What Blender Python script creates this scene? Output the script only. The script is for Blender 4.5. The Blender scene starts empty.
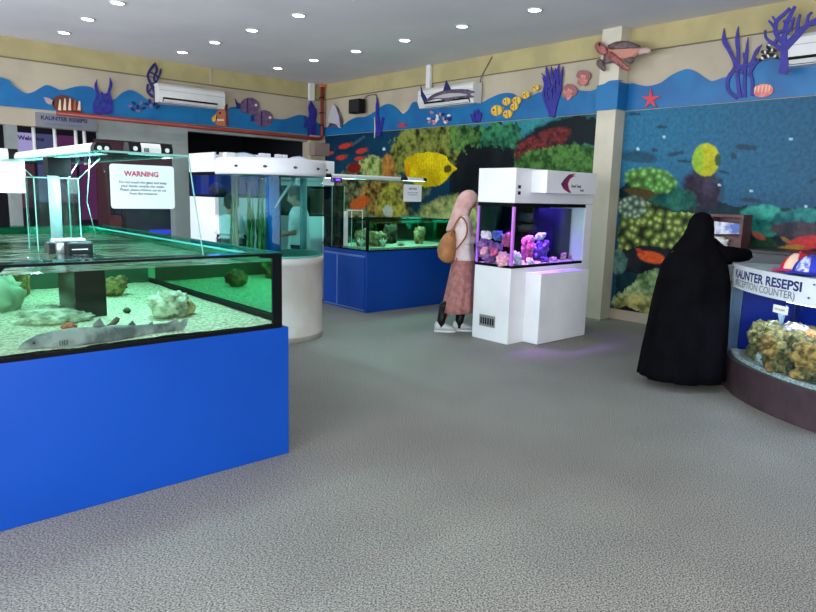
import bpy, bmesh, math, random
import numpy as np
from mathutils import Vector, Matrix, noise as mnoise
random.seed(7)
sc = bpy.context.scene
COL = sc.collection
PI = math.pi
# ---------------------------------------------------------------- camera model (metres; eye 1.6 m above the floor)
EYE = np.array([0, 0, 1.6]); FPX = 662.0
_y, _p, _r = [math.radians(a) for a in (48.067, 9.518, 1.550)]
FWD = np.array([math.cos(_y)*math.cos(_p), math.sin(_y)*math.cos(_p), -math.sin(_p)])
_rt = np.cross(FWD, [0, 0, 1]); _rt /= np.linalg.norm(_rt); _up = np.cross(_rt, FWD)
RT = _rt*math.cos(_r) + _up*math.sin(_r); UP = -_rt*math.sin(_r) + _up*math.cos(_r)
HF = np.array([math.cos(_y), math.sin(_y), 0]); HR = np.array([math.sin(_y), -math.cos(_y), 0])
def ray(x, y): return FWD + RT*(x-408)/FPX - UP*(y-306)/FPX
def atz(x, y, z): d = ray(x, y); return EYE + d*((z-1.6)/d[2])
def atx(x, y, X): d = ray(x, y); return EYE + d*(X/d[0])
def aty(x, y, Y): d = ray(x, y); return EYE + d*(Y/d[1])
def atd(x, y, D): return EYE + ray(x, y)*D
def depth(p): return float((np.array(p, float)-EYE) @ FWD)

cam = bpy.data.objects.new('camera', bpy.data.cameras.new('camera')); COL.objects.link(cam)
cam.matrix_world = Matrix(((RT[0], UP[0], -FWD[0], 0), (RT[1], UP[1], -FWD[1], 0), (RT[2], UP[2], -FWD[2], 1.6), (0, 0, 0, 1)))
cam.data.sensor_fit = 'HORIZONTAL'; cam.data.sensor_width = 36; cam.data.lens = FPX/816*36
cam.data.clip_start = .05; cam.data.clip_end = 100
sc.camera = cam

# ---------------------------------------------------------------- materials
def lin(c):
    return tuple((v/255/12.92 if v/255 <= .04045 else ((v/255+.055)/1.055)**2.4) for v in c[:3]) + (1,)
MATS = {}
def newmat(name):
    m = bpy.data.materials.new(name); m.use_nodes = True; m.node_tree.nodes.clear(); MATS[name] = m
    return m, m.node_tree.nodes, m.node_tree.links
def mat(name, col, rough=.5, metal=0, col2=None, scale=8, bump=0, detail=4, spec=.5, lo=.4, hi=.6, bscale=None, vor=False):
    if name in MATS: return MATS[name]
    m, N, L = newmat(name)
    o = N.new('ShaderNodeOutputMaterial'); b = N.new('ShaderNodeBsdfPrincipled'); L.new(b.outputs[0], o.inputs[0])
    b.inputs['Base Color'].default_value = lin(col); b.inputs['Roughness'].default_value = rough
    b.inputs['Metallic'].default_value = metal; b.inputs['Specular IOR Level'].default_value = spec
    tc = N.new('ShaderNodeTexCoord')
    if col2 is None and not bump:      # a faint unevenness of tone so that no surface is perfectly flat
        col2 = tuple(max(0, int(v*.93)) for v in col); scale = 3; lo, hi = .3, .7
    if col2 is not None:
        if vor:
            n = N.new('ShaderNodeTexVoronoi'); n.inputs['Scale'].default_value = scale; fo = n.outputs['Distance']
        else:
            n = N.new('ShaderNodeTexNoise'); n.inputs['Scale'].default_value = scale; n.inputs['Detail'].default_value = detail; fo = n.outputs['Fac']
        L.new(tc.outputs['Object'], n.inputs['Vector'])
        r = N.new('ShaderNodeValToRGB'); r.color_ramp.elements[0].position = lo; r.color_ramp.elements[1].position = hi
        r.color_ramp.elements[0].color = lin(col); r.color_ramp.elements[1].color = lin(col2)
        L.new(fo, r.inputs[0]); L.new(r.outputs[0], b.inputs['Base Color'])
    if bump:
        n2 = N.new('ShaderNodeTexNoise'); n2.inputs['Scale'].default_value = bscale or scale; n2.inputs['Detail'].default_value = 5
        L.new(tc.outputs['Object'], n2.inputs['Vector'])
        bp = N.new('ShaderNodeBump'); bp.inputs['Strength'].default_value = bump; bp.inputs['Distance'].default_value = .02
        L.new(n2.outputs['Fac'], bp.inputs['Height']); L.new(bp.outputs[0], b.inputs['Normal'])
    return m
def emis(name, col, s):
    m, N, L = newmat(name)
    o = N.new('ShaderNodeOutputMaterial'); e = N.new('ShaderNodeEmission'); L.new(e.outputs[0], o.inputs[0])
    e.inputs[0].default_value = lin(col); e.inputs[1].default_value = s
    return m
def schlick(N, L, ior, refl, nrm=None):
    """two-sided Fresnel reflectance of a thin sheet (the same from either side)"""
    r0 = ((ior-1)/(ior+1))**2
    lw = N.new('ShaderNodeLayerWeight'); lw.inputs[0].default_value = .5
    pw = N.new('ShaderNodeMath'); pw.operation = 'POWER'; pw.inputs[1].default_value = 5; L.new(lw.outputs['Facing'], pw.inputs[0])
    ma = N.new('ShaderNodeMath'); ma.operation = 'MULTIPLY_ADD'; ma.inputs[1].default_value = 1-r0; ma.inputs[2].default_value = r0; L.new(pw.outputs[0], ma.inputs[0])
    mu = N.new('ShaderNodeMath'); mu.operation = 'MULTIPLY'; mu.inputs[1].default_value = refl; L.new(ma.outputs[0], mu.inputs[0])
    return lw, mu
def glass(name, tint, refl=.5, ior=1.45, rough=0, gcol=(255, 255, 255)):
    m, N, L = newmat(name)
    o = N.new('ShaderNodeOutputMaterial'); mx = N.new('ShaderNodeMixShader'); t = N.new('ShaderNodeBsdfTransparent'); g = N.new('ShaderNodeBsdfGlossy')
    f, mu = schlick(N, L, ior, refl)
    t.inputs[0].default_value = lin(tint); g.inputs['Roughness'].default_value = rough; g.inputs[0].default_value = lin(gcol)
    L.new(mu.outputs[0], mx.inputs[0]); L.new(t.outputs[0], mx.inputs[1]); L.new(g.outputs[0], mx.inputs[2]); L.new(mx.outputs[0], o.inputs[0])
    return m
def mirrorglass(name, gcol, fac, tint):
    m, N, L = newmat(name)
    o = N.new('ShaderNodeOutputMaterial'); mx = N.new('ShaderNodeMixShader'); t = N.new('ShaderNodeBsdfTransparent'); g = N.new('ShaderNodeBsdfGlossy')
    mx.inputs[0].default_value = fac; g.inputs[0].default_value = lin(gcol); g.inputs['Roughness'].default_value = .02; t.inputs[0].default_value = lin(tint)
    L.new(t.outputs[0], mx.inputs[1]); L.new(g.outputs[0], mx.inputs[2]); L.new(mx.outputs[0], o.inputs[0])
    return m
def water(name, absorb, dens, bump=.15, refl=.8, wscale=5, ior=1.33, refr=0):
    m, N, L = newmat(name)
    o = N.new('ShaderNodeOutputMaterial'); mx = N.new('ShaderNodeMixShader'); t = N.new('ShaderNodeBsdfTransparent'); g = N.new('ShaderNodeBsdfGlossy')
    f, mu = schlick(N, L, ior, refl)
    n = N.new('ShaderNodeTexNoise'); n.inputs['Scale'].default_value = wscale; n.inputs['Detail'].default_value = 3
    tc = N.new('ShaderNodeTexCoord'); L.new(tc.outputs['Object'], n.inputs['Vector'])
    b = N.new('ShaderNodeBump'); b.inputs['Strength'].default_value = bump; b.inputs['Distance'].default_value = .05
    L.new(n.outputs['Fac'], b.inputs['Height']); L.new(b.outputs[0], g.inputs['Normal']); L.new(b.outputs[0], f.inputs['Normal'])
    g.inputs['Roughness'].default_value = .03
    ge = N.new('ShaderNodeNewGeometry'); sp = N.new('ShaderNodeSeparateXYZ'); L.new(ge.outputs['True Normal'], sp.inputs[0])   # only the level surface mirrors, the sides lie against the glass
    ab = N.new('ShaderNodeMath'); ab.operation = 'ABSOLUTE'; L.new(sp.outputs[2], ab.inputs[0]); m2 = N.new('ShaderNodeMath'); m2.operation = 'MULTIPLY'; L.new(ab.outputs[0], m2.inputs[0]); L.new(mu.outputs[0], m2.inputs[1])
    L.new(m2.outputs[0], mx.inputs[0])
    rf = N.new('ShaderNodeBsdfRefraction'); rf.inputs['IOR'].default_value = 1.33; rf.inputs['Roughness'].default_value = .04; L.new(b.outputs[0], rf.inputs['Normal'])
    m3 = N.new('ShaderNodeMixShader'); m4 = N.new('ShaderNodeMath'); m4.operation = 'MULTIPLY'; m4.inputs[1].default_value = refr; L.new(ab.outputs[0], m4.inputs[0]); L.new(m4.outputs[0], m3.inputs[0]); L.new(t.outputs[0], m3.inputs[1]); L.new(rf.outputs[0], m3.inputs[2])
    L.new(m3.outputs[0], mx.inputs[1]); L.new(g.outputs[0], mx.inputs[2]); L.new(mx.outputs[0], o.inputs[0])
    v = N.new('ShaderNodeVolumeAbsorption'); v.inputs[0].default_value = lin(absorb); v.inputs[1].default_value = dens
    L.new(v.outputs[0], o.inputs['Volume'])
    return m

# ---------------------------------------------------------------- mesh builder
class MB:
    def __init__(s): s.v = []; s.f = []; s.mi = []; s.sm = []; s.m = []; s.cm = 0
    def use(s, m):
        if m not in s.m: s.m.append(m)
        s.cm = s.m.index(m); return s
    def add(s, vs, fs, smooth=False):
        k = len(s.v); s.v += [tuple(map(float, v)) for v in vs]
        for f in fs: s.f.append([i+k for i in f]); s.mi.append(s.cm); s.sm.append(smooth)
        return s
    def box(s, x0, x1, y0, y1, z0, z1, bev=0):
        if bev:
            bm = bmesh.new(); bmesh.ops.create_cube(bm, size=1)
            for v in bm.verts: v.co = Vector(((x0+x1)/2+v.co.x*(x1-x0), (y0+y1)/2+v.co.y*(y1-y0), (z0+z1)/2+v.co.z*(z1-z0)))
            bmesh.ops.bevel(bm, geom=list(bm.edges), offset=bev, segments=2, affect='EDGES', profile=.5)
            s.bm(bm); return s
        vs = [(x, y, z) for x in (x0, x1) for y in (y0, y1) for z in (z0, z1)]
        return s.add(vs, [(0, 1, 3, 2), (4, 6, 7, 5), (0, 4, 5, 1), (2, 3, 7, 6), (0, 2, 6, 4), (1, 5, 7, 3)])
    def bm(s, bm, smooth=False):
        bm.verts.index_update()
        s.add([v.co for v in bm.verts], [[v.index for v in f.verts] for f in bm.faces], smooth); bm.free(); return s
    def loft(s, rings, caps=True, smooth=True, closed=True):
        n = len(rings[0]); vs = [p for r in rings for p in r]; fs = []
        for i in range(len(rings)-1):
            for j in range(n if closed else n-1):
                fs.append((i*n+j, i*n+(j+1) % n, (i+1)*n+(j+1) % n, (i+1)*n+j))
        s.add(vs, fs, smooth)
        if caps:
            k = len(s.v)-len(vs)
            for idx in (list(range(n))[::-1], [(len(rings)-1)*n+j for j in range(n)]):
                s.f.append([k+i for i in idx]); s.mi.append(s.cm); s.sm.append(False)
        return s
    def lathe(s, prof, c, n=32, smooth=False, caps=True, a0=0, a1=2*PI):
        rings = [[(c[0]+r*math.cos(a0+(a1-a0)*j/n), c[1]+r*math.sin(a0+(a1-a0)*j/n), c[2]+z) for j in range(n)] for r, z in prof]
        return s.loft(rings, caps, smooth)
    def tube(s, pts, rad, n=10, caps=True):
        pts = [Vector(p) for p in pts]; rings = []; prev = None
        if not hasattr(rad, '__len__'): rad = [rad]*len(pts)
        for i, p in enumerate(pts):
            d = (pts[min(i+1, len(pts)-1)]-pts[max(i-1, 0)]).normalized()
            a = prev if prev is not None else (Vector((0, 0, 1)) if abs(d.z) < .9 else Vector((1, 0, 0)))
            u = (a - d*a.dot(d)).normalized(); w = d.cross(u); prev = u
            rings.append([tuple(p+(u*math.cos(2*PI*j/n)+w*math.sin(2*PI*j/n))*rad[i]) for j in range(n)])
        return s.loft(rings, caps)
    def ball(s, c, r, sub=2, seed=None, amp=0, freq=2, squash=0):
        bm = bmesh.new(); bmesh.ops.create_icosphere(bm, subdivisions=sub, radius=1)
        r = r if hasattr(r, '__len__') else (r, r, r); off = Vector((seed or 0, (seed or 0)*1.7, 3.1))
        for v in bm.verts:
            d = v.co.normalized(); k = 1
            if amp: k += amp*(mnoise.noise(d*freq+off)+.5*mnoise.noise(d*freq*2.3+off*2)+.3*mnoise.noise(d*freq*5+off*3))
            v.co = Vector((c[0]+d.x*r[0]*k, c[1]+d.y*r[1]*k, c[2]+d.z*r[2]*k))
        return s.bm(bm, True)
    def prism(s, poly, nrm, t):
        """poly: 3-D outline; extruded by t along nrm"""
        n = len(poly); nv = np.array(nrm, float)
        a = [np.array(p, float) for p in poly]; b = [p+nv*t for p in a]
        fs = [list(range(n)), list(range(n, 2*n))[::-1]] + [(i, i+n, (i+1) % n+n, (i+1) % n) for i in range(n)]
        return s.add(a+b, fs)
    def build(s, name, parent=None, loc=None):
        me = bpy.data.meshes.new(name)
        o = np.array(loc if loc is not None else (ORG[parent.name] if parent else (0, 0, 0)), float)
        me.from_pydata([tuple(np.array(v)-o) for v in s.v], [], s.f)
        for m in s.m: me.materials.append(m)
        me.polygons.foreach_set('material_index', s.mi); me.polygons.foreach_set('use_smooth', s.sm)
        bm = bmesh.new(); bm.from_mesh(me); bmesh.ops.recalc_face_normals(bm, faces=bm.faces); bm.to_mesh(me); bm.free()
        return link(name, me, parent, o)
ORG = {}
def link(name, data, parent, o):
    ob = bpy.data.objects.new(name, data); COL.objects.link(ob)
    if parent: ob.parent = parent
    else: ob.location = o
    ORG[ob.name] = np.array(o, float)
    return ob
def tag(o, label, cat, group=None):
    o['label'] = label; o['category'] = cat
    if group: o['group'] = group
    return o
def thing(name, label, cat, loc, group=None):
    return tag(link(name, None, None, np.array(loc, float)), label, cat, group)
def struct(o): o['kind'] = 'structure'; return o
def one(m): b = MB(); b.use(m); return b
def box(name, m, parent, *a, **k): return one(m).box(*a, **k).build(name, parent)
def arealight(name, loc, size, power, col, parent=None, rot=(0, 0, 0), sy=None):
    l = bpy.data.lights.new(name, 'AREA'); l.energy = power; l.color = lin(col)[:3]; l.size = size
    if sy: l.shape = 'RECTANGLE'; l.size_y = sy
    o = bpy.data.objects.new(name, l); COL.objects.link(o); o.rotation_euler = rot
    if parent: o.parent = parent; o.location = Vector(loc)-Vector(ORG[parent.name])
    else: o.location = loc
    return o
def text(name, body, m, parent, org, xd, ud, size, bold=0, ext=.0006, align='LEFT', bend=None, spacing=1, sx=1):
    cu = bpy.data.curves.new(name, 'FONT'); cu.body = body; cu.size = size; cu.extrude = ext; cu.offset = bold; cu.align_x = align
    cu.space_character = spacing; cu.resolution_u = 3
    t = bpy.data.objects.new(name, cu); COL.objects.link(t)
    me = bpy.data.meshes.new_from_object(t.evaluated_get(bpy.context.evaluated_depsgraph_get()))
    bpy.data.objects.remove(t); bpy.data.curves.remove(cu)
    X = np.array(xd, float); U = np.array(ud, float); Nn = np.cross(X, U); O = ORG[parent.name]
    for v in me.vertices:
        c = v.co
        p = np.array(bend(c.x*sx, c.y, c.z)) if bend else np.array(org)+X*c.x*sx+U*c.y+Nn*c.z
        v.co = Vector(p-O)
    me.materials.clear(); me.materials.append(m); me.name = name
    return link(name, me, parent, O)

# common materials
M_ceil = mat('ceiling_paint', (222, 222, 226), .85, col2=(214, 214, 220), scale=.7)
M_cream = mat('cream_wall_paint', (182, 172, 150), .8, col2=(170, 160, 140), scale=1.5)
M_olive = mat('ochre_wall_paint', (178, 166, 118), .8, col2=(164, 154, 110), scale=2)
M_grey = mat('grey_wall_paint', (140, 150, 146), .7, col2=(124, 132, 130), scale=1.5)
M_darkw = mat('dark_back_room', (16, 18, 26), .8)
M_maroon = mat('maroon_board', (60, 22, 32), .6)
M_white = mat('white_laminate', (232, 234, 236), .3, col2=(224, 226, 230), scale=2)
M_offw = mat('white_plastic', (222, 224, 222), .4)
M_blue = mat('blue_laminate', (4, 64, 156), .28, col2=(6, 68, 162), scale=1.5, spec=.4)
M_black = mat('black_plastic', (8, 9, 12), .45, spec=.25)
M_seal = mat('black_silicone', (5, 8, 11), .7, spec=.12)
M_band = mat('wave_blue', (10, 108, 164), .4, col2=(6, 94, 152), scale=2.2)
M_red = mat('red_pipe_paint', (128, 42, 32), .45)
M_sand = mat('white_coral_sand', (236, 230, 206), .9, col2=(156, 150, 124), scale=55, bump=.6, bscale=60, lo=.35, hi=.65)
M_glass = glass('clear_glass', (240, 250, 247), .55)
M_edge = glass('green_glass_edge', (150, 235, 215), 1.0, gcol=(190, 255, 235))
M_edge2 = mat('polished_glass_edge', (120, 176, 166), .2, spec=.4)
M_led = emis('white_led', (235, 250, 255), 9)
M_ink = mat('dark_ink', (40, 44, 60), .6)
M_paper = mat('white_paper', (236, 240, 242), .6)
# ================================================================= the room
WX, WY, ZC = 8.1, 11.86, 3.78
# floor: speckled grey loop carpet
m, N, L = newmat('speckled_carpet')
o = N.new('ShaderNodeOutputMaterial'); b = N.new('ShaderNodeBsdfPrincipled'); L.new(b.outputs[0], o.inputs[0]); b.inputs['Roughness'].default_value = .62; b.inputs['Specular IOR Level'].default_value = .5
tc = N.new('ShaderNodeTexCoord'); mp = N.new('ShaderNodeMapping'); L.new(tc.outputs['Object'], mp.inputs[0]); mp.inputs['Rotation'].default_value = (0, 0, .5); mp.inputs['Scale'].default_value = (1, 1.5, 1)
n1 = N.new('ShaderNodeTexNoise'); n1.inputs['Scale'].default_value = 105; n1.inputs['Detail'].default_value = 3; L.new(mp.outputs[0], n1.inputs['Vector'])
n2 = N.new('ShaderNodeTexNoise'); n2.inputs['Scale'].default_value = 1.6; n2.inputs['Detail'].default_value = 3; L.new(tc.outputs['Object'], n2.inputs['Vector'])
r1 = N.new('ShaderNodeValToRGB'); r1.color_ramp.elements[0].position = .36; r1.color_ramp.elements[1].position = .64
r1.color_ramp.elements[0].color = lin((62, 62, 60)); r1.color_ramp.elements[1].color = lin((194, 192, 184)); L.new(n1.outputs['Fac'], r1.inputs[0])
r2 = N.new('ShaderNodeValToRGB'); r2.color_ramp.elements[0].color = lin((205, 205, 205)); r2.color_ramp.elements[1].color = lin((250, 248, 242)); L.new(n2.outputs['Fac'], r2.inputs[0])
mx = N.new('ShaderNodeMixRGB'); mx.blend_type = 'MULTIPLY'; mx.inputs[0].default_value = 1; L.new(r1.outputs[0], mx.inputs[1]); L.new(r2.outputs[0], mx.inputs[2]); L.new(mx.outputs[0], b.inputs['Base Color'])
bp = N.new('ShaderNodeBump'); bp.inputs['Strength'].default_value = .35; bp.inputs['Distance'].default_value = .006; L.new(n1.outputs['Fac'], bp.inputs['Height']); L.new(bp.outputs[0], b.inputs['Normal'])
struct(box('floor', m, None, -4, 8.3, -4, 15.2, -.1, 0))
struct(box('ceiling', M_ceil, None, -4, 8.3, -4, 15.2, ZC, ZC+.1))
# right-hand wall (the big murals hang on it)
w = one(M_cream); w.box(WX, WX+.2, -4, 15.2, 0, ZC)
struct(w.build('wall_right'))
b = one(M_olive); b.box(WX-.02, WX, -4, WY, 3.49, ZC); b.use(mat('painted_shadow_line', (120, 110, 84), .8)).box(WX-.03, WX, -4, WY, 3.478, 3.49); struct(b.build('trim_1'))  # ochre band; the thin darker strip is a painted shadow line
# left-hand wall with its openings into the next room
w = one(M_cream); w.box(-4, WX, WY, WY+.2, 2.76, ZC)
w.box(-4, 3.68, WY, WY+.2, 2.5, 2.76)
w.use(M_grey); w.box(3.68, 5.19, WY, WY+.2, 2.38, 2.76); w.box(5.19, 7.76, WY, WY+.2, 2.63, 2.76); w.box(4.91, 5.19, WY, WY+.2, 0, 2.38)
w.use(M_cream); w.box(7.76, WX, WY-.1, WY+.2, 0, 2.76); w.use(M_grey); w.box(2.32, 2.47, WY, WY+.2, 0, 2.5); w.box(-4, -1, WY, WY+.2, 0, 2.5)
struct(w.build('wall_left'))
b = one(M_olive); b.box(-4, WX-.02, WY-.02, WY, 3.49, ZC); b.use(MATS['painted_shadow_line']).box(-4, WX-.03, WY-.035, WY, 3.475, 3.49); struct(b.build('trim_2'))  # same band and painted shadow line along the left wall
# the next room: unlit look painted near black, one side panel added to darken
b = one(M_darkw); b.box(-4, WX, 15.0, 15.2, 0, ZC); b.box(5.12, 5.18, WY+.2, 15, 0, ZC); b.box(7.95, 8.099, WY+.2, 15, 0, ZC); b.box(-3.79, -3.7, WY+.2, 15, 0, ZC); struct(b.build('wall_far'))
# shop front behind and beside the camera: large glazed openings
M_frame = mat('aluminium_frame', (200, 204, 206), .35, .3)
w = one(M_cream); w.box(-4, -3.8, -4, 15.2, 2.95, ZC); w.box(-4, -3.8, -4, 15.2, 0, .25); w.box(-4, -3.8, 11.6, 15.2, .25, 2.95); w.box(-4, -3.8, -4, -3.4, .25, 2.95); struct(w.build('wall_front'))
w = one(M_cream); w.box(-4, 8.3, -4, -3.8, 2.7, ZC); w.box(-4, 8.3, -4, -3.8, 0, .25); w.box(1.4, 8.3, -4, -3.8, .25, 2.7); struct(w.build('wall_back'))
w = one(M_frame)
for y in (-3.4, -.6, 2.2, 5.0, 7.8, 11.55): w.box(-3.93, -3.87, y, y+.06, .25, 2.95)
struct(w.build('window_1'))
w = one(M_frame)
for x in (-3.8, -2.1, -.4, 1.34): w.box(x, x+.06, -3.93, -3.87, .25, 2.7)
struct(w.build('window_2'))
def portal(loc, rot, sx, sy):
    l = bpy.data.lights.new('daylight_portal', 'AREA'); l.shape = 'RECTANGLE'; l.size = sx; l.size_y = sy; l.cycles.is_portal = True
    o = bpy.data.objects.new('daylight_portal', l); COL.objects.link(o); o.location = loc; o.rotation_euler = rot
portal((-3.82, 4.1, 1.6), (0, -PI/2, 0), 2.7, 15)
portal((-1.2, -3.82, 1.5), (PI/2, 0, 0), 5.2, 2.45)
wd = bpy.data.worlds.new('daylight'); sc.world = wd; wd.use_nodes = True
bg = wd.node_tree.nodes['Background']; bg.inputs[0].default_value = lin((236, 239, 247)); bg.inputs[1].default_value = 12.0

# column standing against the right wall
struct(box('column', mat('column_paint', (206, 200, 180), .6, col2=(194, 190, 170), scale=2), None, 7.86, WX-.021, 4.84, 5.12, 0, ZC-.001))

# ---------------------------------------------------------------- blue wave border along both walls
wl = [(6, 79), (14, 86), (25, 93), (33, 92), (40, 88), (47, 85), (55, 88), (62, 90), (70, 88), (80, 86), (90, 87), (98, 92), (108, 99), (115, 99), (122, 93), (130, 90), (138, 93), (148, 100), (157, 104), (180, 106), (222, 110), (232, 107), (240, 108), (252, 113), (272, 118), (285, 119), (298, 115), (306, 116), (314, 121), (322, 125)]
wr = [(330, 127), (341, 126), (350, 120), (358, 117), (365, 117), (374, 112), (382, 106), (389, 104), (396, 108), (402, 114), (408, 110), (412, 103), (417, 102), (424, 104), (430, 108), (455, 107), (480, 103), (488, 99), (500, 94), (510, 93), (518, 97), (525, 99), (533, 95), (541, 92), (555, 93), (565, 92), (570, 88), (578, 90), (590, 91), (598, 88)]
wc = [(603, 85), (609, 81), (617, 80), (624, 80.5)]
wr2 = [(632, 83), (640, 85), (648, 86), (660, 83), (670, 76), (680, 71), (688, 69), (696, 72), (705, 78), (712, 81), (722, 78), (735, 74), (750, 66), (765, 60), (780, 58), (816, 61), (840, 70)]
def subdiv(pts, k=4):
    out = []
    P = [np.array(p) for p in pts]
    for i in range(len(P)-1):
        p0, p1, p2, p3 = P[max(i-1, 0)], P[i], P[i+1], P[min(i+2, len(P)-1)]
        for j in range(k):
            t = j/k
            out.append(.5*((2*p1)+(-p0+p2)*t+(2*p0-5*p1+4*p2-p3)*t*t+(-p0+3*p1-3*p2+p3)*t**3))
    out.append(P[-1]); return out
b = one(M_band)
top = [aty(x, y, WY-.03) for x, y in wl]
top = [np.array((x, WY-.03, 3.15+.12*math.sin(x*3.2))) for x in np.arange(-4, 2.2, .25)]+top+[np.array((8.06, WY-.03, 2.93))]
top = subdiv(top, 4)
b.prism([(-4, WY-.03, 2.765)]+top+[(8.06, WY-.03, 2.765)], (0, 1, 0), .029)
tag(b.build('wave_border', None, (2, WY, 2.77)), 'blue wave shaped border along the left wall, just over the red pipe', 'wall decoration')
b = one(M_band)
top = subdiv([atx(x, y, WX-.03) for x, y in wr], 4); top = [np.array((WX-.03, WY-.04, 2.93))]+top; e = top[-1].copy(); e[1] = 5.13; top.append(e)
b.prism([(WX-.03, WY-.04, 2.765)]+top+[(WX-.03, 5.13, 2.765)], (1, 0, 0), .029)
top = subdiv([atx(x, y, 7.83) for x, y in wc], 3); top[0][1] = 5.13; top[-1][1] = 4.81
b.prism([(7.83, 5.13, 2.76)]+top+[(7.83, 4.81, 2.76)], (1, 0, 0), .029)
z0, z1 = float(top[0][2]), float(top[-1][2])
b.box(7.8605, WX-.031, 5.121, 5.1295, 2.765, z0-.004); b.box(7.8605, WX-.031, 4.811, 4.839, 2.765, z1-.004)
top = subdiv([atx(x, y, WX-.03) for x, y in wr2], 4); s0 = top[0].copy(); s0[1] = 4.81; top = [s0]+top
top += [np.array((WX-.03, y, 3.1+.15*math.sin(y*2.5))) for y in np.arange(2.2, -3.79, -.2)]
b.prism([(WX-.03, 4.81, 2.765)]+top+[(WX-.03, -3.79, 2.765)], (1, 0, 0), .029)
tag(b.build('wave_border', None, (WX, 6, 2.77)), 'blue wave shaped border along the right wall, over the two reef murals', 'wall decoration')

# ---------------------------------------------------------------- printed reef murals, painted on a fine grid of the print
def hsh(ix, iy, s):
    v = np.sin(ix*127.1+iy*311.7+s*74.7)*43758.5453; return v-np.floor(v)
def vnoise(x, y, s=0):
    ix, iy = np.floor(x), np.floor(y); fx, fy = x-ix, y-iy; fx = fx*fx*(3-2*fx); fy = fy*fy*(3-2*fy)
    return (hsh(ix, iy, s)*(1-fx)+hsh(ix+1, iy, s)*fx)*(1-fy)+(hsh(ix, iy+1, s)*(1-fx)+hsh(ix+1, iy+1, s)*fx)*fy
def fbm(x, y, s=0, o=4): return sum(vnoise(x*2**k, y*2**k, s+k)/2**k for k in range(o))/sum(1/2**k for k in range(o))
def worley(x, y, s=0):
    ix, iy = np.floor(x), np.floor(y); d = np.full(x.shape, 9.)
    idv = np.zeros(x.shape)
    for a in (-1, 0, 1):
        for c in (-1, 0, 1):
            jx, jy = ix+a, iy+c
            q = np.hypot(jx+hsh(jx, jy, s)-x, jy+hsh(jx, jy, s+9)-y); k = q < d
            d = np.where(k, q, d); idv = np.where(k, hsh(jx, jy, s+5), idv)
    return d, idv
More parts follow.
